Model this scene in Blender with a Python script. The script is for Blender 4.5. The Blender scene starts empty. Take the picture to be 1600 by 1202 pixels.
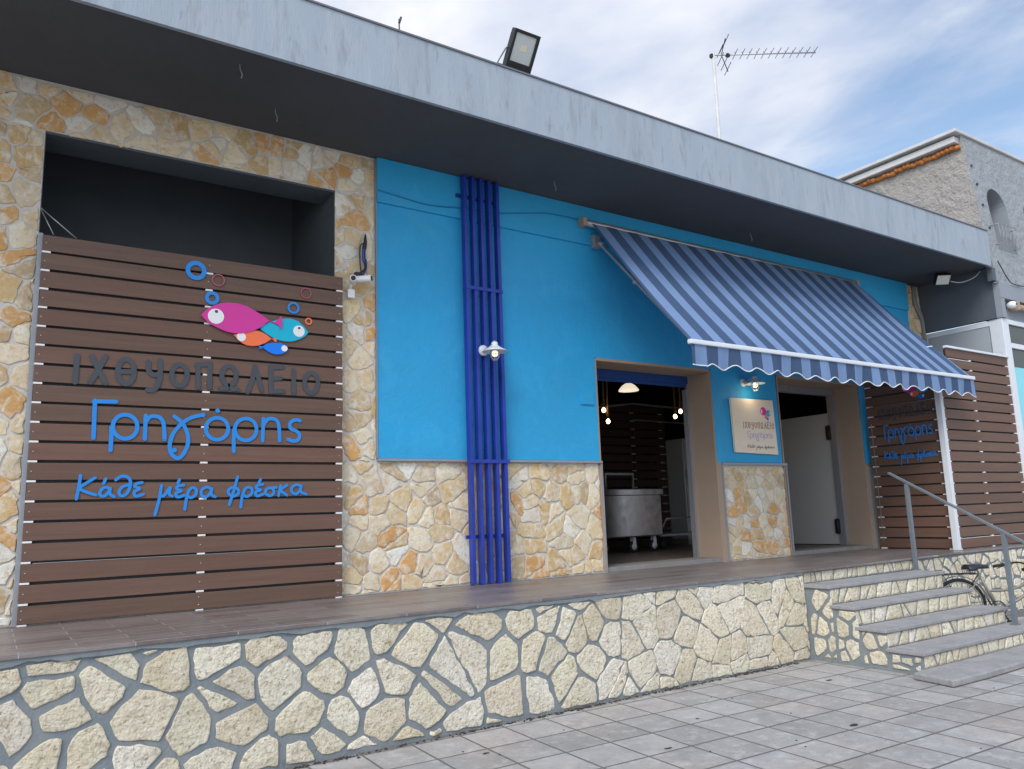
import bpy, bmesh, math, random
from mathutils import Vector, Matrix, noise
random.seed(7)
C = bpy.context.scene.collection
PI = math.pi
# ------------------------------------------------------------------ materials
def _n(nt, t, **k):
    n = nt.nodes.new(t)
    for a, b in k.items(): setattr(n, a, b)
    return n
def mat(name, col, rough=.6, metal=0.0, vary=0.0, vscale=3.0, col2=None, bump=0.0, bscale=60.0, stretch=(1,1,1), attr=None, emit=0.0, spec=.4, mottle=None, speck=0):
    m = bpy.data.materials.new(name); m.use_nodes = True
    nt = m.node_tree; L = nt.links.new
    b = nt.nodes['Principled BSDF']
    b.inputs['Roughness'].default_value = rough; b.inputs['Metallic'].default_value = metal
    b.inputs['Specular IOR Level'].default_value = spec
    c = (*col, 1)
    geo = _n(nt, 'ShaderNodeNewGeometry')
    mp = _n(nt, 'ShaderNodeMapping'); mp.inputs['Scale'].default_value = stretch
    L(geo.outputs['Position'], mp.inputs['Vector'])
    src = None
    if attr:
        a = _n(nt, 'ShaderNodeAttribute', attribute_name=attr); src = a.outputs['Color']
    else:
        r = _n(nt, 'ShaderNodeRGB'); r.outputs[0].default_value = c; src = r.outputs[0]
    def noise_mix(src, scale, colB, lo, hi, amt, detail=6, distort=0.0):
        n = _n(nt, 'ShaderNodeTexNoise'); n.inputs['Scale'].default_value = scale; n.inputs['Detail'].default_value = detail
        n.inputs['Distortion'].default_value = distort; n.inputs['Roughness'].default_value = .62
        L(mp.outputs[0], n.inputs['Vector'])
        mr = _n(nt, 'ShaderNodeMapRange'); mr.inputs['From Min'].default_value = lo; mr.inputs['From Max'].default_value = hi
        mr.inputs['To Max'].default_value = amt
        L(n.outputs['Fac'], mr.inputs['Value'])
        mx = _n(nt, 'ShaderNodeMix', data_type='RGBA')
        L(mr.outputs[0], mx.inputs['Factor']); L(src, mx.inputs[6])
        if isinstance(colB, tuple): mx.inputs[7].default_value = (*colB, 1)
        else: L(colB, mx.inputs[7])
        return mx.outputs[2]
    if vary > 0:
        cb = col2 if col2 else tuple(x * .55 for x in col)
        src = noise_mix(src, vscale, cb, .38, .68, vary)
    if mottle:
        for (sc, cb, lo, hi, am) in mottle: src = noise_mix(src, sc, cb, lo, hi, am, 8, .6)
    L(src, b.inputs['Base Color'])
    if rough > .15:
        n = _n(nt, 'ShaderNodeTexNoise'); n.inputs['Scale'].default_value = 9; n.inputs['Detail'].default_value = 4
        L(mp.outputs[0], n.inputs['Vector'])
        mr = _n(nt, 'ShaderNodeMapRange'); mr.inputs['To Min'].default_value = max(.05, rough - .12); mr.inputs['To Max'].default_value = min(1, rough + .12)
        L(n.outputs['Fac'], mr.inputs['Value']); L(mr.outputs[0], b.inputs['Roughness'])
    if bump > 0:
        n = _n(nt, 'ShaderNodeTexNoise'); n.inputs['Scale'].default_value = bscale; n.inputs['Detail'].default_value = 7
        n.inputs['Roughness'].default_value = .65
        L(mp.outputs[0], n.inputs['Vector'])
        bp = _n(nt, 'ShaderNodeBump'); bp.inputs['Distance'].default_value = bump; bp.inputs['Strength'].default_value = 1
        L(n.outputs['Fac'], bp.inputs['Height']); L(bp.outputs[0], b.inputs['Normal'])
    if emit > 0:
        b.inputs['Emission Color'].default_value = c; b.inputs['Emission Strength'].default_value = emit
    return m
M = {}
M['cream_stone'] = mat('cream limestone', (.5,.45,.33), .9, attr='tint', bump=.032, bscale=30, mottle=[(6,(.76,.71,.60),.42,.68,.7),(2.2,(.56,.46,.29),.54,.75,.5),(18,(.46,.37,.24),.52,.70,.75),(40,(.25,.19,.12),.55,.66,.8),(1.4,(.54,.47,.34),.50,.72,.5),(.9,(.40,.35,.27),.56,.76,.45)])
M['tan_stone'] = mat('tan crazy stone', (.5,.4,.25), .8, attr='tint', bump=.010, bscale=24, mottle=[(4.5,(.60,.33,.12),.50,.70,.55),(10,(.76,.72,.62),.48,.66,.75),(17,(.52,.30,.11),.53,.68,.6),(36,(.34,.24,.14),.58,.74,.55),(8,(.66,.64,.60),.60,.72,.8)])
M['blue_mortar'] = mat('blue grey mortar', (.175,.205,.225), .9, vary=.6, vscale=5, col2=(.27,.28,.275), bump=.006, bscale=40, mottle=[(18,(.09,.1,.1),.55,.75,.5)])
M['pale_mortar'] = mat('pale mortar', (.60,.56,.50), .9, vary=.5, vscale=7, col2=(.48,.45,.41), bump=.006, bscale=45)
M['blue_paint'] = mat('sky blue wall paint', (.022,.35,.66), .6, vary=.6, vscale=.9, col2=(.035,.30,.55), bump=.006, bscale=22, mottle=[(2.3,(.045,.41,.72),.52,.72,.5),(7,(.03,.30,.57),.56,.76,.5),(1.2,(.10,.42,.66),.62,.8,.5)])
M['fascia'] = mat('grey fascia paint', (.32,.375,.435), .8, vary=.6, vscale=1.6, col2=(.27,.315,.365), stretch=(1.6,1.6,.3), bump=.003, bscale=40, mottle=[(4,(.42,.45,.48),.5,.75,.5),(6,(.20,.22,.24),.54,.74,.65),(14,(.16,.165,.17),.60,.74,.6)])
M['soffit'] = mat('charcoal soffit paint', (.075,.080,.088), .88, vary=.6, vscale=1.2, col2=(.060,.062,.068), bump=.001, bscale=50)
M['recess'] = mat('charcoal recess paint', (.085,.10,.115), .8, vary=.3, vscale=2)
M['grey_trim'] = mat('grey metal trim', (.30,.32,.35), .5, metal=.2, vary=.3)
M['dark_trim'] = mat('dark trim', (.05,.055,.065), .6)
M['beige'] = mat('beige reveal paint', (.36,.27,.20), .8, vary=.4, vscale=2, col2=(.31,.235,.18), bump=.001)
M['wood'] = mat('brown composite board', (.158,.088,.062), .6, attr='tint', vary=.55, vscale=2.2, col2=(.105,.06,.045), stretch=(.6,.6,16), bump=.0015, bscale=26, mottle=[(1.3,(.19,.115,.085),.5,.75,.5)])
M['edge_trim'] = mat('grey roof edge', (.13,.14,.16), .6)
M['white'] = mat('white plastic', (.78,.78,.78), .4)
M['white_metal'] = mat('white painted metal', (.66,.69,.73), .4, vary=.2, col2=(.5,.53,.56), vscale=6)
M['navy'] = mat('royal blue slat paint', (.016,.045,.34), .35, vary=.7, vscale=5, col2=(.012,.028,.22), bump=.001, bscale=30)
M['black'] = mat('black plastic', (.02,.02,.022), .4)
M['rubber'] = mat('black rubber', (.018,.018,.018), .8)
M['charcoal_letter'] = mat('charcoal letter', (.055,.064,.078), .5)
M['blue_letter'] = mat('bright blue letter', (.015,.23,.66), .4)
M['magenta'] = mat('magenta acrylic', (.62,.035,.30), .35)
M['teal'] = mat('turquoise acrylic', (.0,.42,.60), .35)
M['orange'] = mat('orange acrylic', (.86,.17,.06), .35)
M['fishblue'] = mat('blue acrylic', (.0,.19,.80), .35)
M['pinkring'] = mat('dusty pink acrylic', (.36,.09,.12), .4)
M['steel'] = mat('stainless steel', (.42,.43,.45), .22, metal=1, bump=.004, bscale=.8)
M['dull_metal'] = mat('dull grey metal', (.30,.31,.32), .6, metal=.3)
M['galv'] = mat('galvanised metal', (.45,.46,.46), .45, metal=.8, vary=.4)
M['rail'] = mat('grey painted rail', (.17,.20,.225), .5, metal=.2, vary=.3, vscale=12)
M['terrace_edge'] = mat('worn stone edge', (.25,.235,.225), .7, vary=.5, vscale=6)
M['tread'] = mat('slate tread', (.31,.305,.31), .8, vary=.7, vscale=5, col2=(.21,.205,.21), bump=.012, bscale=16, mottle=[(11,(.37,.36,.35),.52,.72,.6),(30,(.15,.145,.145),.56,.72,.6)])
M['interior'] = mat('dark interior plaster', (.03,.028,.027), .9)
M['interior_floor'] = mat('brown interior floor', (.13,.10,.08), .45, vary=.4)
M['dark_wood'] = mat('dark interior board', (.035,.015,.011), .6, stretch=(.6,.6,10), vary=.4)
M['door_paint'] = mat('off white door paint', (.52,.52,.50), .5, vary=.2, vscale=1, col2=(.46,.46,.45))
M['alu'] = mat('grey aluminium', (.36,.37,.39), .4, metal=.5)
M['shutter'] = mat('blue shutter box', (.012,.06,.24), .5)
M['nb_front'] = mat('grey roughcast', (.33,.355,.375), .9, vary=.6, vscale=5, col2=(.25,.27,.29), bump=.08, bscale=7, mottle=[(14,(.43,.45,.47),.55,.75,.5)])
M['nb_side'] = mat('sunlit roughcast', (.46,.43,.40), .9, vary=.5, vscale=4, col2=(.36,.34,.32), bump=.22, bscale=5.0)  # paler and warmer than the front: sunlight on this side painted in
M['nb_plain'] = mat('grey beam paint', (.27,.30,.335), .75, vary=.4, vscale=2, col2=(.22,.25,.28))
M['nb_dark'] = mat('dark grey side wall', (.10,.118,.14), .8, vary=.3, vscale=2)
M['orange_tile'] = mat('orange ridge tile', (.55,.17,.035), .7, vary=.8, vscale=16, col2=(.28,.10,.04), bump=.03, bscale=22, mottle=[(30,(.65,.42,.08),.5,.7,.7)])
M['roof_white'] = mat('pale roof sheet', (.55,.55,.54), .6, vary=.4)
M['panel_grey'] = mat('light grey panel', (.36,.39,.415), .5)
M['turquoise'] = mat('flat turquoise', (.22,.62,.70), .4, vary=.3, vscale=1, col2=(.28,.68,.74))  # slightly varied turquoise for the panel below the glazing
M['fridge'] = mat('fridge enamel', (.42,.45,.46), .35)
M['rope'] = mat('jute rope', (.16,.10,.045), .95)
M['sign_board'] = mat('pale birch sign board', (.80,.68,.52), .5, vary=.6, vscale=3, col2=(.84,.75,.62), stretch=(1,1,3))
M['saddle'] = mat('black saddle vinyl', (.02,.022,.035), .45)
M['silver'] = mat('faded bike paint', (.24,.23,.20), .45, metal=.3)
M['mudguard'] = mat('chrome mudguard', (.62,.62,.6), .3, metal=.8)
M['bulb'] = mat('lit warm bulb', (1,.62,.28), .3, emit=9)
M['lampglow'] = mat('lit lamp glass', (1,.84,.62), .3, emit=.9)
M['cool_glow'] = mat('lit lamp shade', (1,.88,.68), .4, emit=.55)
M['cable_black'] = mat('black cable', (.025,.025,.03), .6)
M['cable_blue'] = mat('blue cable', (.03,.08,.35), .6)
M['cable_grey'] = mat('grey conduit', (.22,.22,.22), .7)
M['cable_wall'] = mat('painted wall cable', (.012,.2,.42), .6)
M['pale_edge'] = mat('worn pale edge', (.33,.325,.33), .7, vary=.7, vscale=7, col2=(.20,.185,.18), mottle=[(20,(.14,.12,.11),.52,.7,.7)])
M['dirt'] = mat('dark soil', (.035,.03,.025), .95)
M['roof_deck'] = mat('roof deck', (.25,.25,.25), .9)
M['reflector'] = mat('lamp reflector', (.62,.68,.66), .3, metal=.3)

def mat_glass(name, tint=(.9,.95,.93), rough=.02, trans=1.0):
    m = bpy.data.materials.new(name); m.use_nodes = True
    b = m.node_tree.nodes['Principled BSDF']
    b.inputs['Base Color'].default_value = (*tint, 1); b.inputs['Roughness'].default_value = rough
    b.inputs['Transmission Weight'].default_value = trans; b.inputs['IOR'].default_value = 1.3
    return m
M['glass'] = mat_glass('clear glass')
M['dark_glass'] = mat('dark window glass', (.02,.03,.022), .08, spec=.6)

def mat_awning():
    m = mat('striped awning canvas', (.1,.15,.3), .85, bump=.0006, bscale=220)
    nt = m.node_tree; L = nt.links.new; b = nt.nodes['Principled BSDF']
    geo = _n(nt, 'ShaderNodeNewGeometry'); sp = _n(nt, 'ShaderNodeSeparateXYZ'); L(geo.outputs['Position'], sp.inputs[0])
    a = _n(nt, 'ShaderNodeMath', operation='ADD'); a.inputs[1].default_value = -(6.104 - .0875) + 34 * .3395
    L(sp.outputs[0], a.inputs[0])
    d = _n(nt, 'ShaderNodeMath', operation='DIVIDE'); d.inputs[1].default_value = .3395; L(a.outputs[0], d.inputs[0])
    f = _n(nt, 'ShaderNodeMath', operation='FRACT'); L(d.outputs[0], f.inputs[0])
    g = _n(nt, 'ShaderNodeMath', operation='LESS_THAN'); g.inputs[1].default_value = .515; L(f.outputs[0], g.inputs[0])
    mx = _n(nt, 'ShaderNodeMix', data_type='RGBA'); L(g.outputs[0], mx.inputs['Factor'])
    mx.inputs[6].default_value = (.195,.30,.505,1); mx.inputs[7].default_value = (.06,.105,.20,1)
    n = _n(nt, 'ShaderNodeTexNoise'); n.inputs['Scale'].default_value = 2.5; n.inputs['Detail'].default_value = 5; L(geo.outputs['Position'], n.inputs['Vector'])
    mr = _n(nt, 'ShaderNodeMapRange'); mr.inputs['To Min'].default_value = .85; mr.inputs['To Max'].default_value = 1.12; L(n.outputs['Fac'], mr.inputs['Value'])
    vm = _n(nt, 'ShaderNodeVectorMath', operation='SCALE'); L(mx.outputs[2], vm.inputs[0]); L(mr.outputs[0], vm.inputs['Scale'])
    L(vm.outputs[0], b.inputs['Base Color'])
    tr = _n(nt, 'ShaderNodeBsdfTranslucent'); L(vm.outputs[0], tr.inputs['Color'])
    ms = _n(nt, 'ShaderNodeMixShader'); ms.inputs[0].default_value = .22
    L(b.outputs[0], ms.inputs[1]); L(tr.outputs[0], ms.inputs[2]); L(ms.outputs[0], nt.nodes['Material Output'].inputs['Surface'])
    return m
M['awning'] = mat_awning()

def mat_tiles(name, rot, ox, oy, w, h, grout, offset, c1, c2, gcol, rough=.6, bump=.004, gl=.05, stains=None):
    m = bpy.data.materials.new(name); m.use_nodes = True
    nt = m.node_tree; L = nt.links.new; b = nt.nodes['Principled BSDF']; b.inputs['Roughness'].default_value = rough
    geo = _n(nt, 'ShaderNodeNewGeometry'); mp = _n(nt, 'ShaderNodeMapping')
    mp.inputs['Location'].default_value = (ox, oy, 0); mp.inputs['Rotation'].default_value = (0, 0, rot)
    L(geo.outputs['Position'], mp.inputs['Vector'])
    wn = _n(nt, 'ShaderNodeTexNoise'); wn.inputs['Scale'].default_value = 2.2; L(geo.outputs['Position'], wn.inputs['Vector'])
    wv = _n(nt, 'ShaderNodeVectorMath', operation='MULTIPLY_ADD'); wv.inputs[1].default_value = (.012,.012,0)
    L(wn.outputs['Color'], wv.inputs[0]); L(mp.outputs[0], wv.inputs[2])
    br = _n(nt, 'ShaderNodeTexBrick'); br.offset = offset; br.squash = 1
    br.inputs['Scale'].default_value = 1; br.inputs['Brick Width'].default_value = w; br.inputs['Row Height'].default_value = h
    br.inputs['Mortar Size'].default_value = grout; br.inputs['Mortar Smooth'].default_value = .3; br.inputs['Bias'].default_value = 0
    br.inputs['Color1'].default_value = (0,0,0,1); br.inputs['Color2'].default_value = (1,1,1,1); br.inputs['Mortar'].default_value = (.5,.5,.5,1)
    L(wv.outputs[0], br.inputs['Vector'])
    mx = _n(nt, 'ShaderNodeMix', data_type='RGBA'); L(br.outputs['Color'], mx.inputs['Factor'])
    mx.inputs[6].default_value = (*c1,1); mx.inputs[7].default_value = (*c2,1)
    src = mx.outputs[2]
    for sc, col, lo, hi, am, st in (stains or []):
        n = _n(nt, 'ShaderNodeTexNoise'); n.inputs['Scale'].default_value = sc; n.inputs['Detail'].default_value = 8; n.inputs['Roughness'].default_value = .65
        m2 = _n(nt, 'ShaderNodeMapping'); m2.inputs['Scale'].default_value = st; L(geo.outputs['Position'], m2.inputs['Vector']); L(m2.outputs[0], n.inputs['Vector'])
        mr = _n(nt, 'ShaderNodeMapRange'); mr.inputs['From Min'].default_value = lo; mr.inputs['From Max'].default_value = hi; mr.inputs['To Max'].default_value = am
        L(n.outputs['Fac'], mr.inputs['Value'])
        x = _n(nt, 'ShaderNodeMix', data_type='RGBA'); L(mr.outputs[0], x.inputs['Factor']); L(src, x.inputs[6]); x.inputs[7].default_value = (*col,1); src = x.outputs[2]
    if name == 'pavement slabs':      # soil washed against the foot of the wall
        sx_ = _n(nt, 'ShaderNodeSeparateXYZ'); L(geo.outputs['Position'], sx_.inputs[0])
        e_ = _n(nt, 'ShaderNodeMapRange'); e_.inputs['From Min'].default_value = -1.80; e_.inputs['From Max'].default_value = -1.64; L(sx_.outputs[1], e_.inputs['Value'])
        n_ = _n(nt, 'ShaderNodeTexNoise'); n_.inputs['Scale'].default_value = 5; n_.inputs['Detail'].default_value = 8; L(geo.outputs['Position'], n_.inputs['Vector'])
        k_ = _n(nt, 'ShaderNodeMath', operation='MULTIPLY'); L(e_.outputs[0], k_.inputs[0]); L(n_.outputs['Fac'], k_.inputs[1])
        r_ = _n(nt, 'ShaderNodeMapRange'); r_.inputs['From Min'].default_value = .28; r_.inputs['From Max'].default_value = .5; r_.inputs['To Max'].default_value = .8; L(k_.outputs[0], r_.inputs['Value'])
        x = _n(nt, 'ShaderNodeMix', data_type='RGBA'); L(r_.outputs[0], x.inputs['Factor']); L(src, x.inputs[6]); x.inputs[7].default_value = (.09,.08,.07,1); src = x.outputs[2]
    g = _n(nt, 'ShaderNodeMix', data_type='RGBA'); L(br.outputs['Fac'], g.inputs['Factor']); L(src, g.inputs[6]); g.inputs[7].default_value = (*gcol,1)
    L(g.outputs[2], b.inputs['Base Color'])
    n = _n(nt, 'ShaderNodeTexNoise'); n.inputs['Scale'].default_value = 35; n.inputs['Detail'].default_value = 8; L(geo.outputs['Position'], n.inputs['Vector'])
    s = _n(nt, 'ShaderNodeMath', operation='MULTIPLY_ADD'); s.inputs[1].default_value = -1.5; L(br.outputs['Fac'], s.inputs[0]); L(n.outputs['Fac'], s.inputs[2])
    bp = _n(nt, 'ShaderNodeBump'); bp.inputs['Distance'].default_value = bump; L(s.outputs[0], bp.inputs['Height']); L(bp.outputs[0], b.inputs['Normal'])
    return m
M['pavement'] = mat_tiles('pavement slabs', math.radians(2.2), -.04, -.02, .376, .402, .009, 0.0, (.28,.275,.27), (.39,.383,.375), (.13,.122,.115), .68, .006,
    stains=[(.9,(.42,.31,.24),.50,.70,.5,(1,1,1)),(3.5,(.20,.19,.185),.48,.72,.6,(1,1,1)),(8,(.52,.51,.505),.50,.7,.65,(1,1,1)),(.6,(.24,.22,.21),.45,.75,.5,(1,1.6,1)),(26,(.17,.16,.155),.56,.72,.6,(1,1,1)),(70,(.5,.49,.48),.6,.75,.4,(1,1,1))])
M['terrace_tiles'] = mat_tiles('dark plank tiles', 0, .1, .03, .60, .165, .004, .5, (.13,.10,.094), (.22,.185,.172), (.36,.34,.33), .36, .003,
    stains=[(3,(.27,.24,.22),.48,.72,.7,(1,9,1)),(8,(.08,.065,.06),.5,.72,.5,(1,6,1)),(1.4,(.25,.23,.22),.5,.8,.5,(1,1,1))])

# ------------------------------------------------------------------ mesh helpers
class MB:
    def __init__(s): s.v = []; s.f = []; s.c = []; s.sm = []
    def add(s, vs, fs, col=None, smooth=False):
        n = len(s.v); s.v += [tuple(v) for v in vs]; s.f += [tuple(i + n for i in f) for f in fs]
        s.c += [col or (1,1,1)] * len(vs); s.sm += [smooth] * len(fs); return s
    def box(s, x0, x1, y0, y1, z0, z1, bev=0.0):
        if bev <= 0:
            vs = [(x,y,z) for z in (z0,z1) for y in (y0,y1) for x in (x0,x1)]
            return s.add(vs, [(0,2,3,1),(4,5,7,6),(0,1,5,4),(2,6,7,3),(0,4,6,2),(1,3,7,5)])
        bm = bmesh.new(); bmesh.ops.create_cube(bm, size=1)
        for v in bm.verts: v.co = Vector(((x0+x1)/2 + v.co.x*(x1-x0), (y0+y1)/2 + v.co.y*(y1-y0), (z0+z1)/2 + v.co.z*(z1-z0)))
        bmesh.ops.bevel(bm, geom=bm.edges[:], offset=bev, segments=2, affect='EDGES', profile=.6)
        s.bm(bm); return s
    def bm(s, bm, mtx=None, smooth=False):
        bm.verts.ensure_lookup_table()
        vs = [(mtx @ v.co) if mtx else v.co.copy() for v in bm.verts]
        for i, v in enumerate(bm.verts): v.index = i
        s.add(vs, [tuple(v.index for v in f.verts) for f in bm.faces], smooth=smooth); bm.free(); return s
    def bar(s, a, b, w, h, up=(0,0,1)):
        a, b = Vector(a), Vector(b); d = (b-a).normalized(); u = Vector(up)
        if abs(d.dot(u)) > .98: u = Vector((0,1,0))
        x = d.cross(u).normalized(); z = x.cross(d)
        vs = [p + x*i*w/2 + z*j*h/2 for p in (a,b) for j in (-1,1) for i in (-1,1)]
        return s.add(vs, [(0,1,3,2),(4,6,7,5),(0,4,5,1),(2,3,7,6),(0,2,6,4),(1,5,7,3)])
    def tube(s, pts, r, n=8, closed=False):
        pts = [Vector(p) for p in pts]; m = len(pts)
        rs = r if isinstance(r, (list,tuple)) else [r]*m
        nv = None; vs = []
        for i, p in enumerate(pts):
            if closed: d = pts[(i+1)%m] - pts[i-1]
            else: d = pts[min(i+1,m-1)] - pts[max(i-1,0)]
            if d.length < 1e-9: d = Vector((0,0,1))
            d.normalize()
            if nv is None:
                nv = d.orthogonal().normalized()
            nv = (nv - d*nv.dot(d))
            nv = nv.normalized() if nv.length > 1e-6 else d.orthogonal().normalized()
            b = d.cross(nv)
            for k in range(n):
                a = 2*PI*k/n; vs.append(p + (nv*math.cos(a) + b*math.sin(a))*rs[i])
        fs = []
        for i in range(m if closed else m-1):
            j = (i+1) % m
            for k in range(n):
                k2 = (k+1) % n; fs.append((i*n+k, i*n+k2, j*n+k2, j*n+k))
        if not closed:
            fs.append(tuple(range(n-1,-1,-1))); fs.append(tuple((m-1)*n+k for k in range(n)))
        return s.add(vs, fs, smooth=True)
    def lathe(s, prof, o=(0,0,0), axis='z', n=24, mtx=None):
        vs = []; m = len(prof)
        for r, h in prof:
            for k in range(n):
                a = 2*PI*k/n; q = (r*math.cos(a), r*math.sin(a), h)
                if axis == 'y': q = (q[0], q[2], q[1])
                if axis == 'x': q = (q[2], q[0], q[1])
                q = Vector(q)
                if mtx: q = mtx @ q
                vs.append(q + Vector(o))
        fs = [(i*n+k, i*n+(k+1)%n, (i+1)*n+(k+1)%n, (i+1)*n+k) for i in range(m-1) for k in range(n)]
        return s.add(vs, fs, smooth=True)
    def ball(s, o, r, sc=(1,1,1), n=12):
        prof = [(max(1e-4, r*math.sin(PI*i/n)), -r*math.cos(PI*i/n)*sc[2]) for i in range(n+1)]
        return s.lathe(prof, o, n=n*2)
    def prism(s, poly, f0, f1, col=None):
        """poly: list of 2D; f0,f1 map a 2D point to 3D (back, front)"""
        n = len(poly)
        vs = [f0(p) for p in poly] + [f1(p) for p in poly]
        return s.add(vs, [tuple(range(n))[::-1], tuple(range(n,2*n))] + [(i,(i+1)%n,n+(i+1)%n,n+i) for i in range(n)], col)
ORG = {}
def build(mb, name, material, parent=None, loc=None, bevel=0.0, fix=True):
    """one mesh object; vertices of mb are world coordinates"""
    me = bpy.data.meshes.new(name)
    root = parent
    o = Vector((0,0,0))
    if parent is not None: o = ORG[parent.name]
    elif loc is not None: o = Vector(loc)
    me.from_pydata([tuple(Vector(v)-o) for v in mb.v], [], mb.f)
    for i, p in enumerate(me.polygons): p.use_smooth = mb.sm[i]
    if any(c != (1,1,1) for c in mb.c):
        a = me.attributes.new('tint', 'FLOAT_COLOR', 'POINT')
        a.data.foreach_set('color', [x for c in mb.c for x in (*c, 1.0)])
    me.update(); me.validate()
    if fix:
        bm = bmesh.new(); bm.from_mesh(me); bmesh.ops.recalc_face_normals(bm, faces=bm.faces); bm.to_mesh(me); bm.free()
    me.materials.append(material)
    ob = bpy.data.objects.new(name, me); C.objects.link(ob)
    if parent is not None: ob.parent = parent
    else: ob.location = o
    ORG[ob.name] = o
    if bevel:
        md = ob.modifiers.new('bevel', 'BEVEL'); md.width = bevel; md.segments = 2; md.limit_method = 'ANGLE'
    return ob
def tag(o, label, cat, group=None, kind=None):
    o['label'] = label; o['category'] = cat
    if group: o['group'] = group
    if kind: o['kind'] = kind
    return o
def thing(name, label, cat, loc=(0,0,0), group=None, kind=None):
    o = bpy.data.objects.new(name, None); C.objects.link(o); o.location = loc; ORG[o.name] = Vector(loc); o.empty_display_size = .1
    return tag(o, label, cat, group, kind)
def copy_tree(o, loc=None, parent=None):
    c = o.copy(); C.objects.link(c)
    if parent is not None: c.parent = parent
    if loc is not None: c.location = loc
    for ch in list(o.children): copy_tree(ch, None, c)
    return c
def smooth_line(P, k=6):
    P = [Vector(p) for p in P]
    if len(P) < 3: return P
    out = []
    for i in range(len(P)-1):
        p0 = P[max(i-1,0)]; p1 = P[i]; p2 = P[i+1]; p3 = P[min(i+2,len(P)-1)]
        for j in range(k):
            t = j/k
            out.append(.5*((2*p1)+(p2-p0)*t+(2*p0-5*p1+4*p2-p3)*t*t+(3*p1-p0-3*p2+p3)*t**3))
    out.append(P[-1]); return out
# ------------------------------------------------------------------ irregular stones
def clip(poly, nx, ny, d):       # keep nx*x+ny*y <= d
    out = []
    for i in range(len(poly)):
        a, b = poly[i-1], poly[i]
        da = nx*a[0]+ny*a[1]-d; db = nx*b[0]+ny*b[1]-d
        if (da <= 0) != (db <= 0):
            t = da/(da-db); out.append((a[0]+(b[0]-a[0])*t, a[1]+(b[1]-a[1])*t))
        if db <= 0: out.append(b)
    return out
def area(p): return .5*sum(p[i-1][0]*p[i][1]-p[i][0]*p[i-1][1] for i in range(len(p)))
def shrink(p, gaps):
    if area(p) < 0: p = p[::-1]
    q = p[:]
    for i in range(len(p)):
        a, b = p[i-1], p[i]; dx, dy = b[0]-a[0], b[1]-a[1]; l = math.hypot(dx,dy)
        if l < 1e-6: continue
        nx, ny = dy/l, -dx/l
        q = clip(q, nx, ny, nx*a[0]+ny*a[1]-gaps[i % len(gaps)])
        if len(q) < 3: return []
    return q
def chaikin(p, c=.22):
    o = []
    for i in range(len(p)):
        a, b = p[i-1], p[i]
        o.append((a[0]+(b[0]-a[0])*c, a[1]+(b[1]-a[1])*c)); o.append((a[0]+(b[0]-a[0])*(1-c), a[1]+(b[1]-a[1])*(1-c)))
    return o
def densify(p, step):
    o = []
    for i in range(len(p)):
        a, b = p[i-1], p[i]; l = math.hypot(b[0]-a[0], b[1]-a[1]); n = max(1, int(l/step))
        for k in range(n): o.append((a[0]+(b[0]-a[0])*k/n, a[1]+(b[1]-a[1])*k/n))
    return o
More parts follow.
